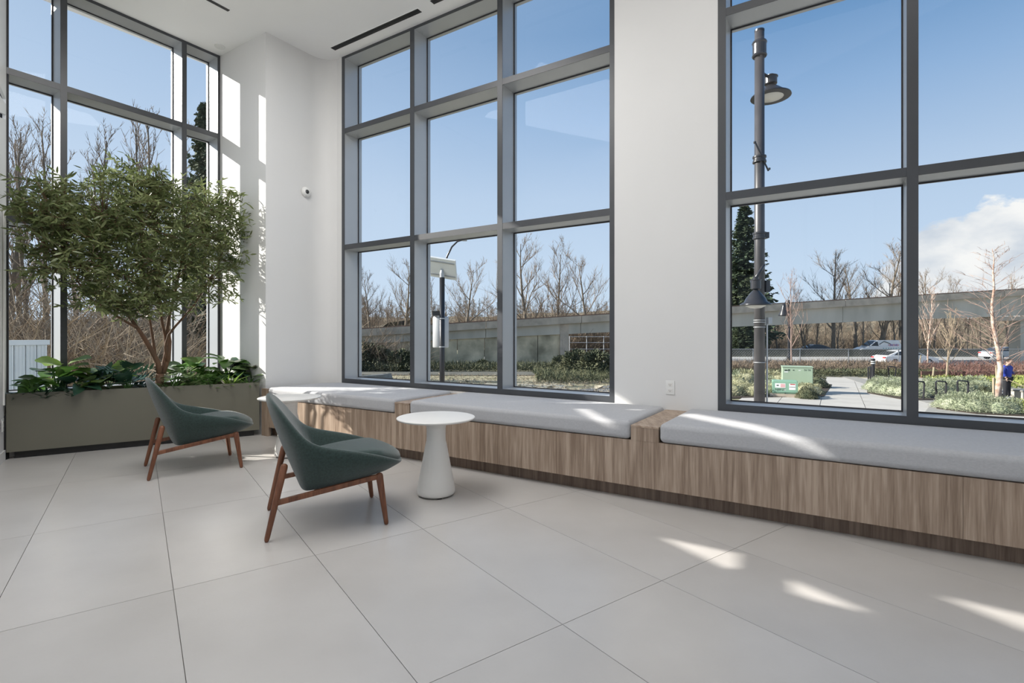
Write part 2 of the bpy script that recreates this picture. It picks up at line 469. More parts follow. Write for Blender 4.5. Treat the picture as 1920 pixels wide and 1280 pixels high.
for i in range(-12, 14):
    for j in range(-6, 8):
        a0, b0 = 0.127 + i * PA, 1.515 + j * PB
        cs = [TA * (a0 + da * PA) + TB * (b0 + db * PB) for da in (0, .5, 1) for db in (0, .25, .5, .75, 1)]
        if not any(inside(c.x, c.y, room_poly) for c in cs): continue
        o0 = TA * a0 + TB * b0
        if tile_me is None:
            t = tm.build('tile', M['tile'], fl); tile_me = t.data
        else:
            t = bpy.data.objects.new('tile', tile_me); C.objects.link(t); t.parent = fl
        t.location = (o0.x, o0.y, 0)
        t.rotation_euler = (0, 0, math.atan2(TA.y, TA.x))

ce = MB().prism([(v.x, v.y) for v in [E0 + ED * 8.2 + EO * .3, Vector((6.6, -2.3, 0)), wp(5.2, PW + .3), wp(-6.75, PW + .3), wp(-6.75, 3.6), E0 - ED * .35 + EO * .3 ]], H, H + 0.3).build('ceiling', M['ceil'])
struct(ce)

# window wall pieces
w2 = (-5.16, -1.626); w3 = (-0.776, 3.02)
ZB = 0.541
wm = MB()
wm.wbox(-5.30, w2[0], PW, PG + .08, 0, H)
wm.wbox(w2[0], w2[1], PW, PG + .08, 0, ZB)
wm.wbox(w2[1], w3[0], PW, PG + .08, 0, H)
wm.wbox(w3[0], w3[1], PW, PG + .08, 0, ZB)
wm.wbox(w3[1], 4.9, PW, PG + .08, 0, H)
struct(wm.build('wall_front', M['paint']))
# corner pier with a soft inner corner
pc = MB()
a = [(-6.72, 3.456), (-5.462, 3.456), (-5.44, 4.02)]
for k in range(1, 8):
    t = k / 8 * math.pi / 2
    a.append((-5.44 + 0.20 * (1 - math.cos(t)) , 4.03 + 0.235 * math.sin(t)))
a += [(-5.24, 4.275), (-5.24, 4.62), (-6.72, 4.62)]
pc.prism([(wp(s, p).x, wp(s, p).y) for s, p in a], 0, H)
o = pc.build('wall_corner', M['paint']); struct(o); smooth_angle(o, 30)
# sill wall below the left window
sm = MB().fbox(CORN, LD, LO, -2.35, 0.02, 0.0, 0.30, 0.0, ZB)
struct(sm.build('wall_sill_left', M['paint']))

# left side wall, with made-up slots high up, cut to shape the sun patches
slots = [[(1.821, 2.196), (2.099, 2.304), (2.318, 2.202), (2.355, 2.157)],
         [(2.430, 2.262), (2.630, 2.172), (2.72, 2.178), (2.86, 2.238)],
         [(2.551, 2.494), (2.80, 2.570), (3.05, 2.52), (2.95, 2.45)],
         [(0.661, 3.284), (0.511, 3.40), (1.12, 3.347), (1.71, 3.205), (1.745, 3.15)],
         [(0.02, 3.11), (0.02, 3.155), (0.997, 2.918), (0.92, 2.881)],
         [(0.02, 3.25), (0.02, 3.30), (0.26, 3.33), (0.375, 3.236)]]
from mathutils.geometry import delaunay_2d_cdt
OPEN4 = (4.35, 7.6, 0.12, 3.6)
slots.append([(OPEN4[0], OPEN4[2]), (OPEN4[1], OPEN4[2]), (OPEN4[1], OPEN4[3]), (OPEN4[0], OPEN4[3])])
loops_ = [[(0, 0), (7.9, 0), (7.9, H), (0, H)]] + slots
pv_, pe_ = [], []
for lp_ in loops_:
    k = len(pv_); pv_ += [Vector(q) for q in lp_]; pe_ += [(k + i, k + (i + 1) % len(lp_)) for i in range(len(lp_))]
rv, re_, rf, *_u = delaunay_2d_cdt(pv_, pe_, [], 0, 1e-5)
def in_slot(x, y): return any(inside(x, y, q) for q in slots)
tris = [tuple(f) for f in rf if not in_slot(sum(rv[i].x for i in f) / len(f), sum(rv[i].y for i in f) / len(f))]
nv = len(rv)
ed = {}
for f in tris:
    for i in range(len(f)):
        a_, b_ = f[i], f[(i + 1) % len(f)]
        ed[(a_, b_)] = ed.get((a_, b_), 0) + 1
rim_ = [e for e in ed if (e[1], e[0]) not in ed]
me = bpy.data.meshes.new('wall_left')
me.from_pydata([(v.x, v.y, -.012) for v in rv] + [(v.x, v.y, .012) for v in rv], [],
               [f[::-1] for f in tris] + [tuple(i + nv for i in f) for f in tris] + [(a_, b_, b_ + nv, a_ + nv) for a_, b_ in rim_])
me.materials.append(M['paint'])
lw = bpy.data.objects.new('wall_left', me); C.objects.link(lw); struct(lw)
lw.matrix_world = Matrix(((ED.x, 0, EO.x, E0.x + EO.x * .014), (ED.y, 0, EO.y, E0.y + EO.y * .014), (0, 1, 0, 0), (0, 0, 0, 1)))
struct(MB().wbox(-7.9, -6.55, 0.75, 1.36, 4.13, 5.0).build('unseen_sun_blocker', M['paint']))  # unseen block added to keep sun off the wall between the windows
struct(MB().fbox(E0, ED, EO, -0.02, 0.0, -0.012, 0.05, 0, H).build('trim_1', M['gasket']))
struct(MB().fbox(E0, ED, EO, 0.10, 7.9, -0.010, 0.0, 0.0, 0.09).build('baseboard_left', M['paint']))
struct(MB().fbox(E0, ED, EO, 0.14, 0.17, -0.012, 0.0, 0.5, 2.3).build('trim_2', M['plastic']))
# walls behind and beside the camera
BW = E0 + ED * 7.9
struct(MB().box(BW.x - .05, 6.3, -2.2, -2.05, 0, H).build('wall_back', M['paint']))
q = wp(4.85, PW)
struct(MB().box(6.3, 6.42, -2.2, q.y + .3, 0, H).build('wall_right', M['paint']))

# windows
def make_window(name, O, A, B, a0, a1, glassb, vm, hm, wL=0.055, wR=0.05, z0=ZB, z1=H, fb=0.055):
    """O + a*A along the wall, b*B outwards; vm vertical mullions (a0,a1), hm transoms (z0,z1)"""
    root = sempty(name)
    def bx(x0, x1, b0, b1, zz0, zz1, nm):          # silver profile; dark skin holds the room side's shade in its colour
        o = MB().fbox(O, A, B, x0, x1, b0 + .004, b1, zz0, zz1).build(nm, M['framelight'], root)
        e = 0 if nm in ('mullion', 'jamb') else .0008
        MB().fbox(O, A, B, x0, x1, b0 - .002 + e, b0 + .0045, zz0, zz1).build('face_shade_skin', M['frame'], o)
    bx(a0, a0 + wL, 0, glassb + .05, z0, z1, 'jamb'); bx(a1 - wR, a1, 0, glassb + .05, z0, z1, 'jamb')
    bx(a0 + wL, a1 - wR, 0, glassb + .05, z0, z0 + fb, 'sill_frame')
    bx(a0 + wL, a1 - wR, 0, glassb + .05, z1 - .03, z1, 'head_frame')
    xs = [a0 + wL] + [x for m_ in vm for x in m_] + [a1 - wR]
    for m0, m1 in vm: bx(m0, m1, 0, glassb + .05, z0 + fb, z1 - .03, 'mullion')
    zs = [z0 + fb] + [x for m_ in hm for x in m_] + [z1 - .03]
    for i in range(0, len(xs), 2):
        for (h0, h1) in hm: bx(xs[i], xs[i + 1], 0.001, glassb + .05, h0, h1, 'transom')
        for k in range(0, len(zs), 2):
            gp = MB().fbox(O, A, B, xs[i], xs[i + 1], glassb, glassb, zs[k], zs[k + 1])
            gp = MB(); 
            P = lambda a_, z_: (O[0] + A[0] * a_ + B[0] * glassb, O[1] + A[1] * a_ + B[1] * glassb, z_)
            gp.add([P(xs[i], zs[k]), P(xs[i + 1], zs[k]), P(xs[i + 1], zs[k + 1]), P(xs[i], zs[k + 1])], [(0, 1, 2, 3)])
            pane = gp.build('glass_pane', M['glass'], root)
            e = 0.010
            gk = MB()
            for (x0, x1, y0, y1) in ((xs[i], xs[i] + e, zs[k], zs[k + 1]), (xs[i + 1] - e, xs[i + 1], zs[k], zs[k + 1]),
                                     (xs[i] + e, xs[i + 1] - e, zs[k], zs[k] + e), (xs[i] + e, xs[i + 1] - e, zs[k + 1] - e, zs[k + 1])):
                gk.fbox(O, A, B, x0, x1, glassb - .012, glassb - .003, y0, y1)
            gk.build('gasket', M['gasket'], pane)
    return root
hmm = [(2.178, 2.24), (3.61, 3.67)]
make_window('window_2', wp(0, PW), W, N, w2[0], w2[1], 0.222, [(-4.023, -3.963), (-2.851, -2.791)], hmm, wL=0.049, wR=0.044)
make_window('window_3', wp(0, PW), W, N, w3[0], w3[1], 0.222, [(0.402, 0.464), (1.58, 1.64)], hmm, wL=0.059, wR=0.05)
make_window('window_1', CORN, LD, LO, -2.2, 0.0, 0.225, [(-1.557, -1.504), (-0.46, -0.408)], [(2.178, 2.24), (3.54, 3.60)], wL=0.22, wR=0.057)

make_window('added_sun_window', E0, ED, EO, OPEN4[0], OPEN4[1], 0.10, [(5.4, 5.46), (6.5, 6.56)], [(2.178, 2.24)], z0=OPEN4[2], z1=OPEN4[3])  # unseen window added so sun bouncing off the floor brightens the room
# ceiling slot diffusers, disc, lights, camera, outlet
def slot(lbl, s0, s1, p0, p1):
    c_ = wp((s0 + s1) / 2, (p0 + p1) / 2, H)
    t = thing('slot_diffuser', lbl, 'air vent', c_)
    MB(c_).wbox(s0, s1, p0, p1, H - .004, H + .004).build('slot_opening', M['black'], t)
    fr = MB(c_)
    e = .006
    fr.wbox(s0 - e, s1 + e, p0 - e, p0, H - .006, H + .002); fr.wbox(s0 - e, s1 + e, p1, p1 + e, H - .006, H + .002)
    fr.wbox(s0 - e, s0, p0, p1, H - .006, H + .002); fr.wbox(s1, s1 + e, p0, p1, H - .006, H + .002)
    fr.build('frame', M['ceil'], t)
    MB(c_).wbox(s0 + .01, s1 - .01, (p0 + p1) / 2 - .004, (p0 + p1) / 2 + .004, H - .007, H - .003).build('blade', M['gasket'], t)
slot('long black ceiling slot vent running beside the middle window', -5.10, -3.71, 4.05, 4.12)
slot('black ceiling slot vent cut by the top edge above the middle window', -3.52, -1.9, 4.02, 4.09)
slot('short black ceiling slot vent above the planter, cut by the top edge', -5.45, -5.40, 1.2, 3.02)
sp_ = thing('sprinkler_cover', 'small white flush disc on the ceiling in the planter corner', 'ceiling disc', at(412, 90, 6.12).xyz * 1)
sp_.location = (at(412, 90, 6.12).x, 6.12, H)
MB().lathe([(0.0, -.012), (.052, -.012), (.056, -.008), (.056, 0)], 24).build('cover_plate', M['plastic'], sp_, smooth=False)
MB().lathe([(0.0, -.016), (.012, -.016), (.012, -.012)], 12).build('cap', M['plastic'], sp_)
dl = None
for i, (s, p) in enumerate([(-.37, .52), (-.64, 2.09), (1.05, .04), (-4.08, 3.33), (-2.54, 3.36), (-3.14, 1.43)]):
    if dl is None:
        dl = thing('downlight', 'small round recessed ceiling downlight seen mirrored in the window glass', 'downlight', wp(s, p, H), 0, 'ceiling downlights of the lobby')
        MB().lathe([(.045, -.006), (.058, -.006), (.062, 0), (.045, 0)], 20).build('trim_ring', M['plastic'], dl)
        MB().lathe([(0, -.003), (.045, -.003), (.045, -.001)], 20).build('lamp', M['lampglow'], dl)
    else: dup(dl, loc=wp(s, p, H))
cs = wp(-5.44, 3.959, 2.862)
camt = thing('security_camera', 'small white dome security camera with black lens on corner pier', 'camera', cs)
camt.location = cs
ax = W.copy()
MB().lathe([(.062, 0.0), (.062, .012), (.055, .030), (.042, .046), (.0, .050)], 28, axis=ax).build('housing', M['plastic'], camt, smooth=True)
q = (W * .8 - N * .5 + Vector((0, 0, -.1))).normalized()
q = (Vector((0, 0, HC)) - cs).normalized() * .55 + W * .6; q.normalize()
MB().lathe([(.030, .020), (.030, .040), (.024, .052), (.012, .060), (0, .062)], 24, axis=q).build('lens_dome', M['lens'], camt, smooth=True)

def outlet(lbl, c_, A_, O_):
    t = thing('wall_outlet', lbl, 'outlet', c_)
    pl = MB().fbox((0, 0), A_, O_, -.036, .036, 0.0, .006, -.057, .057); pl.build('cover_plate', M['plastic'], t, bevel=.002)
    for dz in (-.024, .024):
        rc = MB().fbox((0, 0), A_, O_, -.017, .017, .006, .008, dz - .014, dz + .014).build('receptacle', M['white'], t)
        sl = MB()
        for dx in (-.007, .006): sl.fbox((0, 0), A_, O_, dx - .001, dx + .001, .008, .0085, dz - .004, dz + .006)
        sl.fbox((0, 0), A_, O_, -.0025, .0025, .008, .0085, dz - .011, dz - .007)
        sl.build('slots', M['black'], rc)
    return t
outlet('white double wall outlet between the middle and right windows', wp(-1.145, PW, 0.70), W, -N)
outlet('white wall outlet low on the left side wall beside the planter', (E0 + ED * .22 - EO * .004) + Vector((0, 0, .33)), ED, -EO)

# ------------------------------------------------------------------ bench with cushions
bo = wp(-1.1, 3.8, 0)
bench = thing('window_bench', 'long oak laminate window bench with recessed dark toe kick', 'bench', bo)
BE = 3.3
pan = [-5.36, -3.32, -1.085, 0.55, 2.1, BE]
for i in range(5):
    MB(bo).wbox(pan[i] + (.0 if i == 0 else .0008), pan[i + 1] - .0008, 3.42, PW, .10, .414).build('bench_panel', M['wood'], bench)
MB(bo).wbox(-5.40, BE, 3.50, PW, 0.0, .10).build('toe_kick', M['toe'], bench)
MB(bo).wbox(-5.475, -5.36, 3.415, 3.452, .0, .528).build('end_post', M['wood'], bench)
for s0, s1 in ((-3.41, -3.232), (-1.183, -.993)):
    MB(bo).wbox(s0, s1, 3.418, PW, .414, .505).build('divider', M['wood'], bench)
    MB(bo).wbox(s0, s1, 3.416, PW, .505, .517).build('divider_top', M['woodtop'], bench)
def cushion(lbl, poly, z0, z1):
    c_ = sum((wp(s, p, 0) for s, p in poly), Vector()) / len(poly); c_.z = z0
    pts = [wp(s, p) for s, p in poly]
    o = MB(c_).prism([(q.x, q.y) for q in pts], z0, z1).build('seat_cushion', M['cush'], None, bevel=.035, seg=5)
    tag(o, lbl, 'cushion', 'long grey cushions on the window bench')
    return o
PF = 3.408
cushion('leftmost grey upholstered bench cushion, beside the corner pier', [(-5.355, PF), (-3.414, PF), (-3.414, PW - .004), (-5.19, PW - .004), (-5.33, 4.12), (-5.355, 3.95)], .416, .545)
cushion('middle grey upholstered bench cushion, between the two oak dividers', [(-3.228, PF), (-1.187, PF), (-1.187, PW - .004), (-3.228, PW - .004)], .416, .545)
cushion('rightmost grey upholstered bench cushion, below the right window', [(-.988, PF), (BE - .02, PF), (BE - .02, PW - .004), (-.988, PW - .004)], .416, .545)

# ------------------------------------------------------------------ planter
pf = [Vector((-4.585, 4.665, 0)), Vector((-2.845, 5.795, 0)), wp(-6.37, 3.435), Vector((-4.63, 4.83, 0))]
pcn = (pf[0] + pf[1] + pf[2] + pf[3]) / 4
planter = thing('planter', 'long olive green lacquered planter box below the left window', 'planter', (pcn.x, pcn.y, 0))
O3 = (pcn.x, pcn.y, 0)
def inset(poly, d):
    out = []
    n = len(poly)
    for i in range(n):
        a, b, c = poly[i - 1], poly[i], poly[(i + 1) % n]
        e1 = (b - a).normalized(); e2 = (c - b).normalized()
        n1 = Vector((-e1.y, e1.x, 0)); n2 = Vector((-e2.y, e2.x, 0))
        k = (n1 + n2); k = k / (1 + n1.dot(n2))
        out.append(b + k * d)
    return out
TH = .02
zt, zb_ = .597, .065
pin = inset(pf, TH)
bm_ = MB(O3)
n4 = 4
vv = [Vector((p.x, p.y, z)) for p in pf for z in (zb_, zt)] + [Vector((p.x, p.y, z)) for p in pin for z in (zb_, zt)]
fs_ = []
for i in range(4):
    j = (i + 1) % 4
    fs_ += [(2 * i, 2 * j, 2 * j + 1, 2 * i + 1), (8 + 2 * i, 8 + 2 * i + 1, 8 + 2 * j + 1, 8 + 2 * j),
            (2 * i + 1, 2 * j + 1, 8 + 2 * j + 1, 8 + 2 * i + 1), (2 * i, 8 + 2 * i, 8 + 2 * j, 2 * j)]
bm_.add(vv, fs_)
bm_.build('box', M['planter'], planter)
MB(O3).prism([(p.x, p.y) for p in inset(pf, .035)], 0, zb_ + .002).build('plinth', M['black'], planter)
SOIL = .53
MB(O3).prism([(p.x, p.y) for p in inset(pf, TH + .001)], zb_ + .003, SOIL).build('soil', M['soil'], planter)
# black reveal strip at the wall end of the planter
struct(MB().fbox(pf[0], (pf[3] - pf[0]).normalized(), Vector((-.839, -.545, 0)), 0.0, .05, .004, .02, 0, .40).build('trim_3', M['black']))

# ------------------------------------------------------------------ lounge chairs
def make_chair():
    t = thing('lounge_chair', '', 'chair')
    rim = [(.455, 0, .350), (.442, .13, .352), (.405, .235, .372), (.275, .292, .432), (.10, .312, .476), (-.065, .310, .512), (-.135, .296, .560), (-.205, .268, .650), (-.268, .222, .735), (-.312, .135, .782), (-.325, 0, .794)]
    bot = [(.385, 0, .312), (.38, .12, .310), (.36, .19, .306), (.27, .235, .294), (.09, .243, .266), (-.06, .235, .243), (-.115, .222, .235), (-.135, .19, .232), (-.145, .13, .232), (-.148, .065, .232), (-.15, 0, .232)]
    bul = [.006, .008, .012, .020, .024, .022, .018, .014, .012, .012, .012]
    thk = [.03, .032, .038, .046, .050, .052, .052, .054, .056, .058, .060]
    def ring(k, side):
        r = Vector(rim[k]); b = Vector(bot[k])
        r.y *= side; b.y *= side
        d = Vector((r.x - (.02 if k < 4 else 0), r.y, 0))
        # outward direction in plan
        if k <= 2: o = Vector((1, .6 * side * (k / 2), 0)).normalized()
        elif k <= 5: o = Vector((.15 if k == 3 else -.1 * (k == 5), side, 0)).normalized()
        elif k == 6: o = Vector((-.45, .9 * side, 0)).normalized()
        elif k == 7: o = Vector((-.62, .75 * side, .15)).normalized()
        elif k == 8: o = Vector((-.80, .55 * side, .2)).normalized()
        elif k == 9: o = Vector((-.93, .25 * side, .25)).normalized()
        else: o = Vector((-.96, 0, .28)).normalized()
        th = thk[k]
        ro = r + o * (th * .45) - Vector((0, 0, th * .40))
        ri = r - o * (th * .55) - Vector((0, 0, th * .38))
        pts = [b, b.lerp(ro, .045) + o * .004, b.lerp(ro, .33) + o * bul[k] * .8, b.lerp(ro, .68) + o * bul[k], ro, r.copy(), ri]
        if k <= 2:
            ib = Vector((r.x - .08, r.y * .8, .325))
            im = ri.lerp(ib, .5)
        else:
            ib = Vector((b.x + (.10 if k >= 6 else 0), b.y * (.80 if k < 7 else .9), .325 if k < 6 else .315))
            if k >= 6: ib.x = max(ib.x, -.075)
            im = ri.lerp(ib, .5) + o * .012
        pts += [im, ib]
        return pts
    order = [(k, 1) for k in range(0, 11)] + [(k, -1) for k in range(9, 0, -1)]
    m = MB()
    vs_, fs = [], []
    for k, s in order: vs_ += ring(k, s)
    K = len(order); n = 9
    for i in range(K):
        j = (i + 1) % K
        for q in range(n - 1): fs.append((i * n + q, i * n + q + 1, j * n + q + 1, j * n + q))
    cb = len(vs_); vs_.append(Vector((.1, 0, .268))); vs_.append(Vector((.12, 0, .325)))
    for k, s in order:                       # inner loop keeps the underside flat and its edge crisp
        b = Vector(bot[k]); vs_.append(Vector((.1 + (b.x - .1) * .93, b.y * s * .93, b.z)))
    for i in range(K):
        j = (i + 1) % K
        fs.append((cb, cb + 2 + i, cb + 2 + j)); fs.append((cb + 2 + i, i * n, j * n, cb + 2 + j)); fs.append((cb + 1, j * n + n - 1, i * n + n - 1))
    m.add(vs_, fs)
    m.build('shell', M['fabric'], t, smooth=True, sub=2)
    # seat pad: a domed pad filling the tub, nose rolling over the front
    pm_ = MB()
    vs_, fs = [], []
    NX, NY = 12, 11
    for lay in (1, 0):
        for i in range(NX):
            x = -.14 + .60 * i / (NX - 1)
            hw = .232 if x < .22 else .232 + .03 * math.sin((x - .22) / .24 * math.pi) - .075 * max(0, (x - .30) / .16) ** 2
            for j in range(NY):
                v_ = -1 + 2 * j / (NY - 1)
                y = v_ * hw
                edge = 1 - abs(v_) ** 4
                xx = x - .045 * abs(v_) ** 2.5 * (x > .3)
                zt_ = .372 + .058 * math.sin(min(1, max(0, (x + .16) / .42)) * math.pi / 2) - 0.9 * max(0, x - .27) ** 2 * 2.0
                z = zt_ + .012 * edge if lay else .315
                if lay == 0 and i == NX - 1: z = .33
                vs_.append(Vector((xx, y, z)))
    def id_(l, i, j): return (0 if l else NX * NY) + i * NY + j
    for i in range(NX - 1):
        for j in range(NY - 1):
            fs.append((id_(1, i, j), id_(1, i + 1, j), id_(1, i + 1, j + 1), id_(1, i, j + 1)))
            fs.append((id_(0, i, j), id_(0, i, j + 1), id_(0, i + 1, j + 1), id_(0, i + 1, j)))
    for i in range(NX - 1):
        fs.append((id_(1, i, 0), id_(0, i, 0), id_(0, i + 1, 0), id_(1, i + 1, 0)))
        fs.append((id_(1, i, NY - 1), id_(1, i + 1, NY - 1), id_(0, i + 1, NY - 1), id_(0, i, NY - 1)))
    for j in range(NY - 1):
        fs.append((id_(1, 0, j), id_(1, 0, j + 1), id_(0, 0, j + 1), id_(0, 0, j)))
        fs.append((id_(1, NX - 1, j), id_(0, NX - 1, j), id_(0, NX - 1, j + 1), id_(1, NX - 1, j + 1)))
    pm_.add(vs_, fs)
    pm_.build('seat_pad', M['fabric'], t, smooth=True, sub=1)
    def leg(a, b, ra, rb):
        a, b = Vector(a), Vector(b)
        P_, Rr = [], []
        for f_, k in ((0, .55), (.02, .88), (.05, 1), (.5, 1.0), (.95, 1), (.985, .85), (1, .45)):
            P_.append(a.lerp(b, f_)); Rr.append((ra + (rb - ra) * f_) * k)
        MB().tube(P_, Rr, 14).build('leg', M['walnut'], t, smooth=True)
    for s in (-1, 1):
        leg((-.325, .28 * s, .0), (-.232, .262 * s, .415), .0135, .0205)
        leg((.325, .28 * s, .0), (.285, .252 * s, .305), .0135, .0225)
        st = MB()
        a, b = Vector((-.275, .270 * s, .205)), Vector((.288, .254 * s, .287))
        dx = (b - a).normalized(); up = Vector((0, 0, 1)); up = (up - dx * up.dot(dx)).normalized(); si = dx.cross(up)
        hx = []
        for e_, zz in ((a, -.014), (a, .014), (b, -.014), (b, .014)): pass
        c8 = [a - si * .011 - up * .015, b - si * .011 - up * .015, b + si * .011 - up * .015, a + si * .011 - up * .015,
              a - si * .011 + up * .015, b - si * .011 + up * .015, b + si * .011 + up * .015, a + si * .011 + up * .015]
        st.hexa(c8)
        st.build('side_rail', M['walnut'], t, bevel=.004)
    for x, z in ((-.06, .2235), (.22, .2655)):
        MB().box(x - .014, x + .014, -.262, .262, z - .004, z + .012).build('cross_rail', M['walnut'], t, bevel=.003)
    return t
ch = make_chair()
ch['label'] = 'dark green lounge chair in front, nearest to the camera, on walnut legs'
ch.location = (-1.161, 3.202, 0); ch.rotation_euler = (0, 0, R(90 - 66.0)); ch['group'] = 'green lounge chairs'
dup(ch, loc=(-2.735, 4.414, 0), rz=R(90 - 52.5), label='dark green lounge chair farther back, standing before the olive planter')

# ------------------------------------------------------------------ pedestal tables
def make_table():
    t = thing('side_table', '', 'table')
    MB().lathe([(.085, .505), (.10, .508), (.18, .520), (.262, .535), (.272, .539), (.276, .545), (.275, .5495), (.268, .552), (0, .552)], 64).build('tabletop', M['white'], t, smooth=True)
    MB().lathe([(.120, .008), (.131, .014), (.1345, .028), (.133, .05), (.0755, .355), (.0685, .385), (.0665, .41), (.067, .47), (.072, .498), (.085, .5055)], 64).build('pedestal', M['white'], t, smooth=True)
    for k in range(3):
        a = R(-70 + 120 * k)
        MB().lathe([(.018, 0), (.018, .012)], 10, c=(.108 * math.cos(a), .108 * math.sin(a), 0)).build('foot_pad', M['black'], t)
    return t
tb = make_table()
tb['label'] = 'round white pedestal side table to the right of the front chair'
tb['group'] = 'white pedestal tables'
tb.location = (-.539, 3.655, 0)
dup(tb, loc=(-2.085, 4.83, 0), rz=1.0, label='round white pedestal side table half hidden behind the front chair')

# ------------------------------------------------------------------ leaf kit
def leaf_shape(kind, L, Wd, fold=.25, droop=.25, n=6):
    """leaf along +x from the origin, z up, as (verts, faces)"""
    vs_, fs = [], []
    if kind == 'strap':
        prof = [(.0, .5), (.25, 1), (.6, .85), (1, .02)]
    elif kind == 'fiddle':
        prof = [(0, .12), (.12, .55), (.3, .72), (.5, .80), (.7, 1.0), (.88, .80), (1, .12)]
    elif kind == 'ovate':
        prof = [(0, .1), (.12, .75), (.3, 1.0), (.55, .85), (.8, .5), (1, .02)]
    else:
        prof = [(0, .1), (.25, 1), (.6, .8), (1, .03)]
    for x, w in prof:
        z = L * (-droop * x * x)
        hw = Wd * .5 * w
        vs_ += [(x * L, -hw, z + hw * fold), (x * L, 0, z), (x * L, hw, z + hw * fold)]
    for i in range(len(prof) - 1):
        a = i * 3
        fs += [(a, a + 3, a + 4, a + 1), (a + 1, a + 4, a + 5, a + 2)]
    return vs_, fs
def lobed_shape(L, Wd, lobes=4, droop=.25, fold=.15):
    vs_, fs = [(0, 0, 0)], []
    spine = [(0, 0, 0)]
    n = lobes + 1
    for i in range(n + 1): vs_.append((L * i / n, 0, -droop * L * (i / n) ** 2))
    for s in (-1, 1):
        for i in range(lobes + 1):
            x0, x1 = L * i / n, L * (i + .72) / n
            w = Wd * .5 * math.sin(math.pi * (i + 1) / (n + 1)) ** .6
            z0 = -droop * L * (x0 / L) ** 2
            k = len(vs_)
            xm = x0 + L * .16
            vs_ += [(x0, 0, z0), (x1, 0, z0 - .002), (xm + L * .10, s * w * .96, z0 + w * fold), (xm + L * .0, s * w * .9, z0 + w * fold), (x0 + L * .02, s * w * .5, z0 + w * fold * .5), (x1 + L * .06, s * w * .5, z0 + w * fold * .5)]
            fs.append((k, k + 1, k + 5, k + 4) if s > 0 else (k + 4, k + 5, k + 1, k))
            fs.append((k + 4, k + 5, k + 2, k + 3) if s > 0 else (k + 3, k + 2, k + 5, k + 4))
    return vs_, fs
_leafme = {}
def leaf_mesh(key, vf, m):
    if key not in _leafme:
        me = bpy.data.meshes.new('leaf'); me.from_pydata(vf[0], [], vf[1]); me.materials.append(m)
        me.polygons.foreach_set('use_smooth', [True] * len(me.polygons)); me.update()
        _leafme[key] = me
    return _leafme[key]
def leaf_mat4(p, az, pitch, roll, s):
    return Matrix.Translation(p) @ Matrix.Rotation(az, 4, 'Z') @ Matrix.Rotation(-pitch, 4, 'Y') @ Matrix.Rotation(roll, 4, 'X') @ Matrix.Scale(s, 4)
rp = random.Random(11)
def plant(name, lbl, cat, u, v, d, kind, nleaf, L, Wd, m, height, spread=.7, dirs=None, group=None):
    L *= 1.12; Wd *= 1.2; height = height * 1.3 + .03; nleaf = int(nleaf * 1.35)
    """a plant in the planter; u,v: where its middle shows, d: its depth"""
    q = at(u, v, d)
    root = thing(name, lbl, cat, (q.x, q.y, SOIL), 0, group)
    st = MB()
    key = (kind, round(L, 2), round(Wd, 2), m)
    vf = lobed_shape(L, Wd) if kind == 'lobed' else leaf_shape(kind, L, Wd, droop=.55 if kind == 'strap' else .25)
    me = leaf_mesh(key, vf, M[m])
    for i in range(nleaf):
        az = (i / nleaf) * 2 * math.pi * 1.0 + rp.uniform(-.35, .35)
        if kind == 'strap':
            p = Vector((rp.uniform(-.02, .02), rp.uniform(-.02, .02), 0)); pitch = rp.uniform(.5, 1.25)
        else:
            hgt = height * rp.uniform(.35, 1.0)
            out = spread * L * rp.uniform(.25, .6)
            p = Vector((math.cos(az) * out, math.sin(az) * out, hgt))
            pitch = rp.uniform(-.25, .75)
            st.tube([(0, 0, 0), (p.x * .45, p.y * .45, hgt * .65), tuple(p)], [.006, .005, .003], 5)
        o = bpy.data.objects.new('leaf', me); C.objects.link(o); o.parent = root
        o.matrix_local = leaf_mat4(p, az, pitch, rp.uniform(-.5, .5), rp.uniform(.75, 1.12))
    if kind != 'strap': st.build('stems', M['grassy'], root)
    else: MB().lathe([(.02, 0), (.026, .02), (.01, .05)], 8).build('crown', M['grassy'], root)
    return root
PL = 'leafy plants in the olive planter'
def dpl(u, t):    # depth inside the planter wedge: t 0 at the front face, 1 at the back
    k = (u - 960) / F
    a, b = pf[0], pf[1]
    e = b - a
    s = (k * a.y - a.x) / (e.x - k * e.y); d0 = a.y + e.y * s
    a, b = CORN, CORN - LD
    e = b - a
    s = (k * a.y - a.x) / (e.x - k * e.y); d1 = a.y + e.y * s
    return d0 + (d1 - d0 - .02) * max(.06, min(.93, t))
plant('rosette_plant', 'low dark green rosette plant at the left end of the planter', 'plant', 62, 700, dpl(64, .4) - .03, 'ovate', 13, .12, .055, 'leaf_a', .13, .8)
plant('fiddle_leaf_plant', 'broad-leaved plant with paddle leaves left of the tall mullion', 'plant', 104, 690, dpl(104, .5), 'fiddle', 9, .21, .13, 'leaf_a', .17, .45)
plant('lime_leaf_plant', 'bright lime green broad leaves before the left mullion', 'plant', 120, 690, dpl(120, .7), 'fiddle', 4, .18, .13, 'leaf_lime', .24, .4)
plant('arching_leaf_plant', 'long arching dark leaves between lime leaves and mottled plant', 'plant', 150, 700, dpl(150, .5), 'ovate', 9, .24, .10, 'leaf_b', .15, .6)
plant('mottled_leaf_plant', 'mottled pale green leaf plant left of the split-leaf plant', 'plant', 178, 705, dpl(178, .45), 'ovate', 8, .16, .10, 'leaf_c', .12, .6)
plant('lime_leaf_plant', 'large lime green leaves left of the indoor tree trunk', 'plant', 205, 695, dpl(205, .5), 'fiddle', 5, .20, .15, 'leaf_lime', .16, .5)
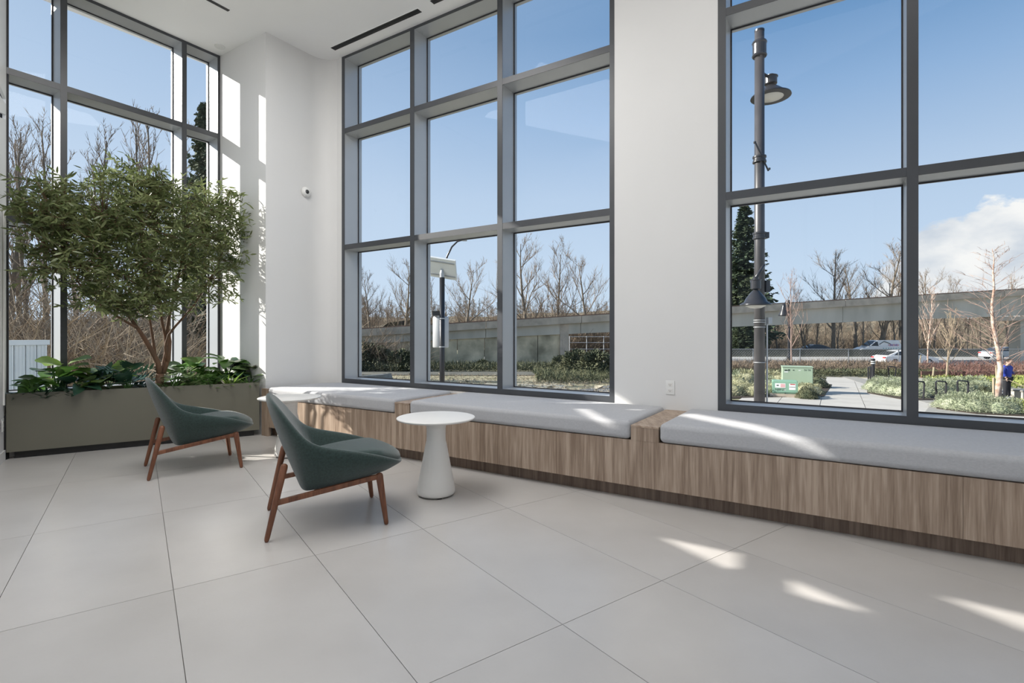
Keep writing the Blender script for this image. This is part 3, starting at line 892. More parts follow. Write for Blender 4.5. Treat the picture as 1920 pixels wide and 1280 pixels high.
plant('split_leaf_plant', 'dark bluish split-leaf plant hanging over the planter edge', 'plant', 240, 700, dpl(240, .35), 'lobed', 11, .23, .20, 'leaf_b', .17, .55)
plant('fern_plant', 'dark spiky fern just left of the tree trunk', 'plant', 275, 712, dpl(275, .3), 'strap', 20, .20, .018, 'leaf_b', 0)
plant('split_leaf_plant', 'pale green split-leaf plant just right of the tree trunk', 'plant', 330, 695, dpl(330, .4), 'lobed', 8, .19, .15, 'leaf_c', .15, .55)
plant('grass_plant', 'spiky green grass plant above the back chair', 'plant', 322, 712, dpl(322, .2), 'strap', 26, .22, .016, 'grassy', 0)
plant('broad_leaf_plant', 'fresh green broad-leaved plant right of the tree trunk, behind the grasses', 'plant', 352, 685, dpl(352, .6), 'ovate', 10, .19, .13, 'leaf_a', .18, .55)
plant('mottled_leaf_plant', 'mottled rounded leaves at the planter edge right of the back chair top', 'plant', 362, 708, dpl(362, .15), 'ovate', 7, .13, .10, 'leaf_c', .10, .5)
plant('lime_leaf_plant', 'lime green leaves in front of the second mullion', 'plant', 372, 682, dpl(372, .75), 'ovate', 6, .18, .13, 'leaf_lime', .20, .5)
plant('grass_plant', 'spiky grass plant below the lime leaves', 'plant', 395, 708, dpl(395, .15), 'strap', 28, .22, .015, 'grassy', 0)
plant('lobed_leaf_plant', 'mid green lobed-leaf plant in the middle right of the planter', 'plant', 400, 690, dpl(400, .35), 'lobed', 10, .18, .15, 'leaf_a', .15, .6)
plant('tall_leaf_plant', 'tallest broad green plant near the right end of the planter', 'plant', 425, 680, dpl(425, .5), 'ovate', 11, .21, .15, 'leaf_a', .24, .5)
plant('grass_plant', 'bright spiky grass plant left of the end grass', 'plant', 430, 708, dpl(430, .12), 'strap', 28, .23, .015, 'leaf_lime', 0)
plant('broad_leaf_plant', 'dark broad-leaved plant at the right end of the planter', 'plant', 455, 690, dpl(455, .4), 'ovate', 9, .18, .14, 'leaf_b', .17, .5)
plant('mottled_leaf_plant', 'mottled grey green leaves at the right end of the planter', 'plant', 474, 692, dpl(474, .25), 'ovate', 7, .15, .12, 'leaf_c', .15, .45)
plant('grass_plant', 'spiky grass plant at the right end of the planter', 'plant', 466, 708, dpl(466, .1), 'strap', 24, .20, .015, 'grassy', 0)
plant('dry_leaf_plant', 'dark curled dry leaves at the top right end of the planter', 'plant', 470, 675, dpl(470, .35), 'ovate', 4, .20, .12, 'leaf_d', .27, .35)
plant('fern_plant', 'dark spiky fern at the far left front of the planter', 'plant', 30, 712, dpl(40, .3), 'strap', 16, .14, .016, 'leaf_b', 0)
plant('grass_plant', 'dark grassy plant below the paddle leaves', 'plant', 88, 712, dpl(88, .15), 'strap', 20, .18, .016, 'leaf_b', 0)
plant('fern_plant', 'dark spiky fern below the mottled leaves', 'plant', 135, 714, dpl(135, .1), 'strap', 18, .16, .016, 'leaf_b', 0)

# ------------------------------------------------------------------ indoor tree
def scatter(name, P, az, pitch, roll, scl, vf, m, parent=None, org=(0, 0, 0), kind=None):
    """one mesh of many leaves (numpy)"""
    V = np.array(vf[0], float); Fc = vf[1]
    P = np.asarray(P, float) - np.array(org)
    n = len(P)
    ca, sa = np.cos(az), np.sin(az); cp, sp__ = np.cos(pitch), np.sin(pitch); cr_, sr = np.cos(roll), np.sin(roll)
    x = V[None, :, 0] * scl[:, None]; y = V[None, :, 1] * scl[:, None]; z = V[None, :, 2] * scl[:, None]
    y1 = y * cr_[:, None] - z * sr[:, None]; z1 = y * sr[:, None] + z * cr_[:, None]
    x2 = x * cp[:, None] - z1 * sp__[:, None]; z2 = x * sp__[:, None] + z1 * cp[:, None]
    x3 = x2 * ca[:, None] - y1 * sa[:, None]; y3 = x2 * sa[:, None] + y1 * ca[:, None]
    A = np.stack([x3, y3, z2], -1) + P[:, None, :]
    A = A.reshape(-1, 3)
    me = bpy.data.meshes.new(name)
    nf = len(Fc); sizes = np.array([len(f) for f in Fc])
    loops = np.concatenate([np.array(f) for f in Fc])
    LL = (loops[None, :] + (np.arange(n) * len(V))[:, None]).reshape(-1)
    me.vertices.add(len(A)); me.vertices.foreach_set('co', A.reshape(-1).astype(np.float32))
    me.loops.add(len(LL)); me.loops.foreach_set('vertex_index', LL.astype(np.int32))
    me.polygons.add(n * nf)
    ss = np.tile(sizes, n)
    me.polygons.foreach_set('loop_start', (np.cumsum(ss) - ss).astype(np.int32))
    me.polygons.foreach_set('loop_total', ss.astype(np.int32))
    me.materials.append(M[m] if isinstance(m, str) else m)
    me.update(calc_edges=True); me.validate()
    o = bpy.data.objects.new(name, me); C.objects.link(o)
    if parent: o.parent = parent
    if kind: o['kind'] = kind
    return o
rn = np.random.default_rng(5)
tb0 = at(298, 700, 5.44); tb0.z = SOIL
tree = thing('indoor_tree', 'multi-stemmed leafy olive-like tree growing from the planter', 'tree', tb0)
def dwin(u):
    k = (u - 960) / F; e = -LD
    s = (k * CORN.y - CORN.x) / (e.x - k * e.y)
    return CORN.y + e.y * s
lobes = []     # u, v, radius u px, radius v px, depth offset from the window, depth radius, weight
for (u, v, ru, rv, off, rd, wt) in [
        (98, 385, 50, 55, .50, .28, .8), (120, 430, 68, 70, .50, .32, 1.3), (195, 400, 75, 72, .52, .36, 1.6), (265, 345, 58, 38, .50, .30, .9),
        (270, 420, 82, 85, .56, .42, 2.2), (345, 425, 80, 80, .56, .42, 1.9), (405, 400, 50, 62, .60, .30, 1.1), (420, 465, 42, 55, .60, .30, .8),
        (150, 500, 72, 58, .52, .34, 1.2), (235, 520, 75, 66, .54, .40, 1.6), (325, 520, 80, 66, .54, .40, 1.5), (395, 530, 48, 42, .58, .3, .6),
        (265, 572, 62, 34, .52, .30, .7), (190, 562, 42, 26, .50, .26, .35), (82, 452, 30, 30, .45, .2, .25)]:
    d = dwin(u) - off
    lobes.append((at(u, v, d), ru / F * d, rd, rv / F * d, wt))
tot = sum(l[4] for l in lobes)
tw_pts = []
for c_, rx, ry, rz_, wt in lobes:
    k = int(2150 * wt / tot)
    dirs = rn.normal(size=(k, 3)); dirs /= np.linalg.norm(dirs, axis=1)[:, None]
    rad = rn.uniform(.25, 1.0, k) ** .5
    for dd, rr in zip(dirs, rad):
        tw_pts.append(Vector((c_.x + dd[0] * rx * rr, c_.y + dd[1] * ry * rr, c_.z + dd[2] * rz_ * rr)))
# stems
def st_path(uvd): return [at(u, v, d) for u, v, d in uvd]
stems = [([(300, 705, 5.42), (296, 680, 5.40), (283, 655, 5.34), (268, 630, 5.28), (258, 615, 5.22), (240, 590, 5.15), (215, 560, 5.05)], .030, .012),
         ([(258, 615, 5.22), (240, 605, 5.10), (215, 590, 4.98), (170, 560, 4.85), (140, 520, 4.75)], .014, .006),
         ([(302, 705, 5.44), (306, 685, 5.46), (312, 655, 5.50), (310, 630, 5.50), (304, 605, 5.45), (300, 570, 5.4), (290, 500, 5.3)], .020, .010),
         ([(306, 700, 5.44), (316, 670, 5.50), (318, 640, 5.50), (314, 615, 5.50), (318, 590, 5.50), (330, 540, 5.5), (345, 470, 5.45)], .024, .011),
         ([(314, 680, 5.48), (310, 650, 5.46), (316, 628, 5.44), (328, 612, 5.46), (342, 597, 5.50), (365, 570, 5.55), (395, 520, 5.6)], .016, .009),
         ([(292, 672, 5.38), (288, 645, 5.40), (283, 612, 5.40), (278, 585, 5.35), (270, 520, 5.25), (262, 430, 5.2)], .015, .008)]
trunk = MB(tb0)
nodes = []
for uvd, r0, r1 in stems:
    P_ = st_path(uvd)
    trunk.tube(P_, [r0 + (r1 - r0) * i / (len(P_) - 1) for i in range(len(P_))], 10)
    for i in range(len(P_) - 1):
        for f_ in (.0, .33, .66):
            if i >= len(P_) // 2: nodes.append(P_[i].lerp(P_[i + 1], f_))
    nodes.append(P_[-1])
trunk.tube([tb0 + Vector((0, 0, -.02)), at(300, 700, 5.42)], [.05, .036], 12)
trunk.build('trunk', M['bark_red'], tree, smooth=True)
# limbs from stems to lobe centres, branches from limbs to twig points
br = MB(tb0)
limb_nodes = list(nodes)
for c_, rx, ry, rz_, wt in lobes:
    a = min(nodes, key=lambda q: (q - c_).length + max(0, q.z - c_.z) * 2)
    mid = a.lerp(c_, .5) + Vector((0, 0, -.05))
    MB(tb0).tube([a, mid, c_], [.010, .007, .004], 6).build('branch', M['bark_red'], tree, smooth=True)
    limb_nodes += [a.lerp(mid, .6), mid, mid.lerp(c_, .5), c_]
far = []
for p in tw_pts[::3]:
    a = min(limb_nodes, key=lambda q: (q - p).length)
    if (a - p).length < .9: br.tube([a, a.lerp(p, .5) + Vector((0, 0, -.02)), p], [.0035, .0028, .0018], 3, cap=False); far.append(p)
br.build('fine_branches', M['bark_red'], tree, kind='stuff')
LP, LA, LPt, LR, LS = [], [], [], [], []
tips = MB(tb0)
for p in tw_pts:
    az0 = rn.uniform(0, 6.283); pit = rn.uniform(-.5, .9)
    dv = Vector((math.cos(az0) * math.cos(pit), math.sin(az0) * math.cos(pit), math.sin(pit)))
    ln = rn.uniform(.10, .18)
    tips.tube([p, p + dv * ln], [.0016, .0008], 3, cap=False)
    nl = rn.integers(7, 12)
    for k in range(nl):
        f_ = k / (nl - 1)
        LP.append(p + dv * (ln * f_))
        LA.append(az0 + (1 if k % 2 else -1) * rn.uniform(.3, 1.1)); LPt.append(pit * .8 + rn.uniform(-.8, .8)); LR.append(rn.uniform(-1.4, 1.4)); LS.append(rn.uniform(.75, 1.3))
tips.build('twigs', M['bark_red'], tree, kind='stuff')
LP = np.array([tuple(p) for p in LP]); LA, LPt, LR, LS = map(np.array, (LA, LPt, LR, LS))
vf = ([(0, 0, 0), (.020, -.0075, .002), (.020, .0075, .002), (.048, -.006, -.002), (.048, .006, -.002), (.070, 0, -.008)], [(0, 1, 2), (1, 3, 4, 2), (3, 5, 4)])
order = np.argsort(LP[:, 1] * 1.0 - np.abs(rn.normal(0, .3, len(LP))))
near = order[:300]; rest = order[300:]
scatter('foliage', LP[rest], LA[rest], LPt[rest], LR[rest], LS[rest], vf, 'leaf_tree', tree, tb0, 'stuff')
lme = leaf_mesh('tree', vf, M['leaf_tree'])
for i in near:
    o = bpy.data.objects.new('leaf', lme); C.objects.link(o); o.parent = tree
    o.matrix_local = leaf_mat4(Vector(LP[i]) - tb0, LA[i], LPt[i], LR[i], LS[i])

# ------------------------------------------------------------------ outside: ground
def flat(name, poly, z, m, h=.05):
    return MB().prism([(p[0], p[1]) for p in poly], z - h, z).build(name, m)
g0 = flat('ground', [(-260, 5.5), (-4.6, 7.2), (3, 5.5), (9, 1), (260, -20), (260, 300), (-260, 300)], GZ, M['earth'], .4)
struct(g0)
plaza = [(-1.5, 12), (1.2, 23.8), (5.5, 28.8), (7.0, 22.6), (10, 21.9), (14, 26.6), (17.5, 33.5), (30, 33), (34, 24), (30, 12), (10, 5)]
pv = MB().prism([(x, y) for x, y in plaza][::-1], GZ - .02, GZ + .012).build('plaza_paving', M['concrete_dark']); struct(pv)
S_ = 1.5
slab = None
for i in range(-4, 26):
    for j in range(-2, 24):
        c_ = wp(-2 + i * S_ + S_ / 2, 7 + j * S_ + S_ / 2)
        if not inside(c_.x, c_.y, plaza) or c_.y > 34.5: continue
        if slab is None:
            slab = MB().box(-S_ / 2 + .012, S_ / 2 - .012, -S_ / 2 + .012, S_ / 2 - .012, -.03, 0).build('paving_slab', M['concrete'], pv); so = slab
        else:
            so = bpy.data.objects.new('paving_slab', slab.data); C.objects.link(so); so.parent = pv
        so.location = (c_.x, c_.y, GZ + .035); so.rotation_euler = (0, 0, math.atan2(W.y, W.x))
# darker bands and aggregate zone laid in the plaza
bd = [gnd(u, v) for u, v in ((1592, 707), (1640, 722), (1700, 742), (1760, 757), (1830, 769))]
bm2 = MB()
for a, b in zip(bd, bd[1:]):
    e = (b - a).normalized(); nn = Vector((-e.y, e.x, 0)) * .45
    bm2.prism([((a - nn).x, (a - nn).y), ((b - nn).x, (b - nn).y), ((b + nn).x, (b + nn).y), ((a + nn).x, (a + nn).y)], GZ + .03, GZ + .043)
struct(bm2.build('paving_band', M['concrete_dark']))
q = [gnd(u, v) for u, v in ((1742, 764), (1705, 812), (1892, 812), (1838, 772))]
struct(MB().prism([(p.x, p.y) for p in q], GZ + .03, GZ + .041).build('paving_band', M['concrete_dark']))
# planting beds
def bed(pts, z=.05, m='soil'):
    q = [gnd(u, v) for u, v in pts]
    struct(MB().prism([(p.x, p.y) for p in q], GZ, GZ + z).build('planting_bed', M[m]))
bed([(1345, 748), (1450, 746), (1545, 745), (1560, 722), (1470, 712), (1345, 712)])
bed([(1626, 738), (1700, 752), (1858, 752), (1858, 716), (1626, 716)], .06)
bed([(1756, 768), (1830, 778), (1990, 786), (1990, 756), (1756, 752)], .07)
# highway, barrier and verge
hw = MB().prism([(-5, 43.2), (160, 43.2), (160, 64.5), (-5, 64.5)], GZ, GZ + .04).build('highway', M['asphalt']); struct(hw)
struct(MB().prism([(-5, 67), (160, 67), (160, 80), (-5, 80)], GZ, GZ + .04).build('highway_far_lanes', M['asphalt']))
for k, yy in enumerate((49.5, 56.5)):
    MB().box(-5, 160, yy, yy + .15, GZ + .04, GZ + .046).build('lane_line', M['sticker'], hw)
jb = thing('median_barrier', 'long low grey concrete barrier between the highway directions', 'barrier', (60, 66, GZ))
bme = None
for k in range(26):
    x0 = -5 + k * 5.0 - 60
    if bme is None:
        b_ = MB(); 
        b_.add([(0, -.30, 0), (4.96, -.30, 0), (4.96, .30, 0), (0, .30, 0), (0, -.2, .25), (4.96, -.2, .25), (4.96, .2, .25), (0, .2, .25), (0, -.1, .9), (4.96, -.1, .9), (4.96, .1, .9), (0, .1, .9)],
               [(0, 1, 5, 4), (4, 5, 9, 8), (2, 3, 7, 6), (6, 7, 11, 10), (8, 9, 10, 11), (1, 2, 6, 5), (5, 6, 10, 9), (3, 0, 4, 7), (7, 4, 8, 11)])
        o = b_.build('barrier_block', M['barrier'], jb); bme = o.data
    else:
        o = bpy.data.objects.new('barrier_block', bme); C.objects.link(o); o.parent = jb
    o.location = (x0, 0, 0)
struct(MB().box(-5, 160, 42.2, 43.2, GZ, GZ + .35).build('highway_kerb', M['barrier']))

# elevated guideway
GL, GR_ = (-19.5, 43.6), (58, 52.6)
gw = thing('guideway', 'long elevated concrete rail guideway crossing behind the street', 'viaduct', (20, 48, 0))
def gwp(t): return Vector((GL[0] + (GR_[0] - GL[0]) * t, GL[1] + (GR_[1] - GL[1]) * t, 0))
zl, zr = at(600, 621.6, 43.9).z, at(1920, 542, 51.8).z
tL = (-16.4 - GL[0]) / (GR_[0] - GL[0]); tR = (at(1920, 542, 51.8).x - GL[0]) / (GR_[0] - GL[0])
def gz(t): return zl + (zr - zl) * (t - tL) / (tR - tL)
gd = (gwp(1) - gwp(0)).normalized(); gn = Vector((-gd.y, gd.x, 0))
NS = 9
for k in range(NS):
    t0, t1 = k / NS, (k + 1) / NS - .0006
    def ring4(t, dz0, dz1, b0, b1):
        p = gwp(t); z = gz(t)
        return [p + gn * b0 + Vector((0, 0, z - dz1)), p + gn * b1 + Vector((0, 0, z - dz1)), p + gn * b1 + Vector((0, 0, z - dz0)), p + gn * b0 + Vector((0, 0, z - dz0))]
    def seg(dz0, dz1a, dz1b, b0, b1):
        A_, B_ = ring4(t0, dz0, dz1a, b0, b1), ring4(t1, dz0, dz1b, b0, b1)
        return MB((20, 48, 0)).hexa([A_[0], B_[0], B_[1], A_[1], A_[3], B_[3], B_[2], A_[2]])
    da, db = 1.2 + 1.6 * t0 ** 1.3, 1.2 + 1.6 * t1 ** 1.3
    seg(.55, da, db, .35, 6.5).build('girder', M['girder'], gw)
    seg(.0, .62, .62, 0, .35).build('parapet', M['parapet'], gw)
    seg(-.10, .03, .03, .1, .28).build('rail', M['rust'], gw)
pk = gwp((49.5 - GL[0]) / (GR_[0] - GL[0]))
MB((20, 48, 0)).fbox(pk, gd, gn, -.9, 4.2, .2, 1.6, 2.55, 2.95).build('pier_cap', M['parapet'], gw)
MB((20, 48, 0)).fbox(pk, gd, gn, 2.2, 3.4, .4, 1.5, GZ, 2.56).build('pier', M['girder'], gw)
# retaining wall below its left end
rw = thing('retaining_wall', 'weathered concrete panel wall below the guideway, partly overgrown', 'wall', (-8, 44, GZ))
x = -24.0
while x < 4.0:
    t = (x - GL[0]) / (GR_[0] - GL[0])
    p = gwp(t)
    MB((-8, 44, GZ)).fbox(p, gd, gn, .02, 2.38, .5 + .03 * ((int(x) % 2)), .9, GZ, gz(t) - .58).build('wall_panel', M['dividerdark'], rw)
    x += 2.4
# end pier of the wall, sun tint put into its concrete colour
p = gwp((4.3 - GL[0]) / (GR_[0] - GL[0]))
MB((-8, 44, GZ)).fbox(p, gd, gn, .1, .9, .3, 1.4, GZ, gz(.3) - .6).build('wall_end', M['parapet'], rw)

# hillside
rh = random.Random(3)
def ridge(name, x0, x1, y, hfun, m, depth=40, n=60):
    mb = MB(); vs_, fs = [], []
    for i in range(n + 1):
        x = x0 + (x1 - x0) * i / n
        h_ = hfun(x)
        vs_ += [(x, y, GZ - .2), (x, y + depth * .15, GZ + (h_ - GZ) * .6), (x, y + depth * .4, h_), (x, y + depth, h_ + 1)]
    for i in range(n):
        for k in range(3): fs.append((i * 4 + k, (i + 1) * 4 + k, (i + 1) * 4 + k + 1, i * 4 + k + 1))
    mb.add(vs_, fs); return mb.build(name, m, smooth=True)
struct(ridge('hill', -150, 70, 105, lambda x: 5.5 + .5 * math.sin(x * .07) + .25 * math.sin(x * .31) + (x + 40) * .015, M['hill'], 60))
struct(ridge('embankment', 5, 190, 88, lambda x: 3.6 + .7 * math.sin(x * .23) + .4 * math.sin(x * .71), M['hill'], 40))
struct(ridge('embankment', -110, -14, 46, lambda x: 1.9 + .6 * math.sin(x * .4) + .3 * math.sin(x * 1.3), M['hill'], 30))

# ------------------------------------------------------------------ trees outside
def grow_tree(seed, h, r0, nl, ang, up, spread, lv2=5, lv3=4, first=.25, bend=.06, sides=(7, 4, 3, 3)):
    rg = random.Random(seed)
    tk, tw = MB(), MB()
    def poly(p, d, L, n, wob, upf):
        pts = [p.copy()]
        for i in range(n):
            d = (d + Vector((rg.uniform(-wob, wob), rg.uniform(-wob, wob), rg.uniform(-wob, wob) * .5 + upf))).normalized()
            p = p + d * (L / n); pts.append(p.copy())
        return pts, d
    tr, _ = poly(Vector((0, 0, 0)), Vector((0, 0, 1)), h, 7, bend, .05)
    tk.tube(tr, [r0 * (1 - .9 * i / 7) + .01 for i in range(8)], sides[0])
    for k in range(nl):
        f = first + (1 - first) * (k + rg.random() * .7) / nl
        i = min(6, int(f * 7)); p = tr[i].lerp(tr[i + 1], f * 7 - i)
        az = k * 2.4 + rg.uniform(-.4, .4); a = ang * rg.uniform(.75, 1.2)
        d = Vector((math.cos(az) * math.sin(a), math.sin(az) * math.sin(a), math.cos(a)))
        L = h * spread * (1.15 - f * .85) * rg.uniform(.75, 1.15)
        rr = r0 * (1 - .85 * f) * .5
        pts, de = poly(p, d, L, 5, .16, up)
        tk.tube(pts, [rr * (1 - .8 * q / 5) + .006 for q in range(6)], sides[1], cap=False)
        for m_ in range(lv2):
            g = .25 + .75 * (m_ + rg.random()) / lv2
            ii = min(4, int(g * 5)); q = pts[ii].lerp(pts[ii + 1], g * 5 - ii)
            dd = (de + Vector((rg.uniform(-1, 1), rg.uniform(-1, 1), rg.uniform(-.3, .8))) * .8).normalized()
            p2, d2 = poly(q, dd, L * rg.uniform(.35, .6), 3, .2, up)
            tw.tube(p2, [rr * .35 + .004, rr * .28 + .004, rr * .2 + .003, .004], sides[2], cap=False)
            for n_ in range(lv3):
                q3 = p2[rg.randint(1, 3)]
                d3 = (d2 + Vector((rg.uniform(-1, 1), rg.uniform(-1, 1), rg.uniform(-.3, .9))) * .8).normalized()
                p3, _ = poly(q3, d3, L * rg.uniform(.15, .35), 2, .2, up)
                tw.tube(p3, [.010, .007, .004], 3, cap=False)
    return tk, tw
protos = {}
def tree_proto(key, m1='bark', m2='twig', **kw):
    tk, tw = grow_tree(**kw)
    a = tk.build('trunk', M[m1], None, smooth=True); b = tw.build('twigs', M[m2], None)
    b['kind'] = 'stuff'
    C.objects.unlink(a); C.objects.unlink(b)
    protos[key] = (a, b)
tree_proto('spread_a', seed=1, h=10, r0=.20, nl=11, ang=.85, up=.06, spread=.42, lv2=9, lv3=8, first=.22)
tree_proto('spread_b', seed=2, h=10, r0=.18, nl=12, ang=.70, up=.08, spread=.40, lv2=9, lv3=8, first=.18, bend=.12)
tree_proto('spread_c', seed=3, h=10, r0=.20, nl=10, ang=.95, up=.10, spread=.45, lv2=9, lv3=8, first=.30)
tree_proto('slim_a', seed=4, h=10, r0=.13, nl=17, ang=.40, up=.10, spread=.24, lv2=5, lv3=5, first=.30)
tree_proto('slim_b', seed=5, h=10, r0=.12, nl=16, ang=.50, up=.12, spread=.22, lv2=5, lv3=5, first=.25, bend=.09)
tree_proto('thicket', seed=61, h=10, r0=.10, nl=18, ang=.55, up=.08, spread=.30, lv2=8, lv3=7, first=.06, bend=.1)
tree_proto('wood_a', seed=6, h=10, r0=.15, nl=9, ang=.45, up=.08, spread=.26, lv2=5, lv3=4, first=.30)
tree_proto('wood_b', seed=8, h=10, r0=.13, nl=10, ang=.6, up=.06, spread=.3, lv2=5, lv3=4, first=.12, bend=.12)
def put_tree(key, x, y, h, label, group=None, rz=None, wid=1.0, name='bare_tree', z=GZ):
    r = thing(name, label, 'tree', (x, y, z), rh.uniform(0, 6.28) if rz is None else rz, group)
    s = h / 10
    for src in protos[key]:
        c = src.copy(); C.objects.link(c); c.parent = r; c.scale = (s * wid, s * wid, s)
    return r
def tree_at(key, u, vt, d, label, group=None, **kw):
    q = at(u, vt, d)
    return put_tree(key, q.x, q.y, q.z - GZ, label, group, **kw)
# middle window: trees behind the guideway
tree_at('spread_b', 700, 520, 56, 'bare tree behind guideway, left pane of middle window')
tree_at('spread_a', 757, 498, 52, 'taller bare tree behind guideway, half behind the left mullion of middle window')
tree_at('slim_b', 818, 528, 58, 'slim bare tree behind guideway directly behind the solar lamp pole')
tree_at('spread_c', 872, 505, 56, 'bare tree behind guideway, right of the solar lamp pole')
tree_at('spread_a', 990, 456, 58, 'tallest bare tree of the right pane in the middle window', rz=.5)
tree_at('spread_b', 1040, 478, 60, 'bare tree second from left in right pane of middle window')
tree_at('spread_c', 1102, 490, 56, 'rounded bare tree at right in right pane of middle window')
tree_at('wood_a', 725, 555, 60, 'low bare tree behind the guideway wall, left pane', rz=1)
for i in range(26):
    u = 640 + i * 20 + rh.uniform(-8, 8)
    tree_at(('thicket', 'wood_b', 'thicket')[i % 3], u, rh.uniform(566, 592), rh.uniform(56, 84), 'low leafless tree in the thicket above the guideway wall', 'thicket above the guideway wall', wid=1.9)
for i in range(34):
    u = 636 + i * 15.5 + rh.uniform(-6, 6)
    tree_at(('thicket', 'wood_b')[i % 2], u, rh.uniform(562, 580), rh.uniform(90, 112), 'far leafless tree of the brown woods on the rise', 'brown woods on the rise', wid=2.0)
# right window: big trees over the guideway
tree_at('spread_b', 1508, 548, 76, 'small bare tree over guideway, first right of the street lamps')
tree_at('spread_a', 1562, 482, 74, 'wide bare tree over guideway, left of the van', rz=2)
tree_at('spread_c', 1604, 502, 78, 'bare tree over guideway directly above the van front')
tree_at('spread_b', 1650, 474, 72, 'tallest bare tree over guideway, above the white van', rz=4, wid=1.2)
tree_at('slim_b', 1686, 505, 76, 'slim bare tree over guideway next to the dark mullion')
tree_at('spread_a', 1742, 515, 78, 'bare tree over guideway right of the dark mullion')
tree_at('spread_b', 1805, 530, 84, 'faint bare tree over guideway before the cloud')
tree_at('slim_a', 1900, 520, 80, 'bare tree over guideway at the far right')
k = 0
for row, (d0, d1, n_) in enumerate(((71, 78, 26), (80, 92, 30))):
    for i in range(n_):
        u = 1340 + (620 / n_) * i + rh.uniform(-9, 9)
        tree_at(('wood_a', 'wood_b', 'slim_a')[k % 3], u, rh.uniform(556, 585), rh.uniform(d0, d1), 'leafless tree of the wood beyond the highway and the guideway', 'wood beyond the highway', wid=1.3)
        k += 1
# left window: tall slim trees
lt = [(40, 262, 27, 'slim_a'), (62, 290, 25, 'slim_b'), (88, 236, 30, 'slim_a'), (150, 305, 34, 'slim_b'), (182, 268, 30, 'slim_a'), (206, 300, 33, 'slim_b'), (262, 318, 32, 'slim_b'), (286, 250, 31, 'slim_a'), (310, 236, 29, 'slim_b'), (330, 262, 33, 'slim_a'), (18, 250, 24, 'slim_b')]
nm_ = ['first tall slim bare tree from the left edge, behind the white ribbed wall', 'leaning slim bare tree second from the left edge', 'tall slim bare tree just left of the first mullion', 'low slim bare tree just right of the first mullion', 'slim pointed bare tree in the middle of the wide left pane', 'slim bare tree right of the pointed one, above the indoor tree', 'low bare tree left of the tall pair by the second mullion', 'tall bare tree, left one of the pair by the second mullion', 'tall bare tree, right one of the pair by the second mullion', 'bare tree directly behind the second mullion', 'slim bare tree at the very left edge of the left window']
for (u, vt, d, key), l_ in zip(lt, nm_): tree_at(key, u, vt, d, l_, wid=.9)
tree_at('spread_b', 20, 470, 16, 'low forked bare tree behind the white wall', wid=.7)

def brush_proto(key, seed, m, n=110, L=2.2, r=.014, sprd=1.2):
    rg = random.Random(seed); mb = MB()
    for i in range(n):
        x, y = rg.gauss(0, sprd * .5), rg.gauss(0, sprd * .5)
        az = rg.uniform(0, 6.28); a = rg.uniform(.1, .9)
        d = Vector((math.cos(az) * math.sin(a), math.sin(az) * math.sin(a), math.cos(a)))
        p = Vector((x, y, 0)); pts = [p.copy()]
        ln = L * rg.uniform(.5, 1.1)
        for k_ in range(4):
            d = (d + Vector((rg.uniform(-.3, .3), rg.uniform(-.3, .3), rg.uniform(-.35, .15)))).normalized(); p = p + d * ln / 4; pts.append(p.copy())
        rr = r * rg.uniform(.5, 1.3)
        mb.tube(pts, [rr, rr * .85, rr * .7, rr * .5, rr * .3], 3, cap=False)
        for k_ in range(4):
            q = pts[rg.randint(1, 4)]; d2 = (d + Vector((rg.uniform(-1, 1), rg.uniform(-1, 1), rg.uniform(-.5, 1)))).normalized()
            mb.tube([q, q + d2 * ln * rg.uniform(.15, .4)], [rr * .5, rr * .25], 3, cap=False)
    o = mb.build('stems', M[m], None); C.objects.unlink(o); o['kind'] = 'stuff'
    protos[key] = (o,)
brush_proto('brush_a', 21, 'twig_w'); brush_proto('brush_b', 22, 'twig', n=130)
brush_proto('brush_c', 23, 'twig_w', n=90, L=2.8)
def put_brush(key, x, y, s, label, group, z=GZ, name='brush', cat='bush', rz=None):
    r = thing(name, label, cat, (x, y, z), rh.uniform(0, 6.28) if rz is None else rz, group)
    for src in protos[key]:
        c = src.copy(); C.objects.link(c); c.parent = r; c.scale = (s * 1.15, s * 1.15, s)
    return r
for i in range(44):
    u = 5 + (i % 22) * 19 + rh.uniform(-8, 8)
    d = (15 if i < 22 else 21) + rh.uniform(-1.5, 3.5)
    q = at(u, 627, d)
    put_brush(('brush_a', 'brush_b', 'brush_c')[i % 3], q.x, q.y, rh.uniform(1.1, 1.5) * (1 if i < 22 else 1.35), 'tangled leafless brush outside the left window', 'tangled brush outside the left window')
for i in range(16):
    q = at(1345 + i * 37 + rh.uniform(-9, 9), 627, 70 + rh.uniform(0, 5))
    put_brush(('brush_a', 'brush_b')[i % 2], q.x, q.y + 11, 2.0, 'brown leafless brush at the foot of the wood', 'brush at the foot of the wood')

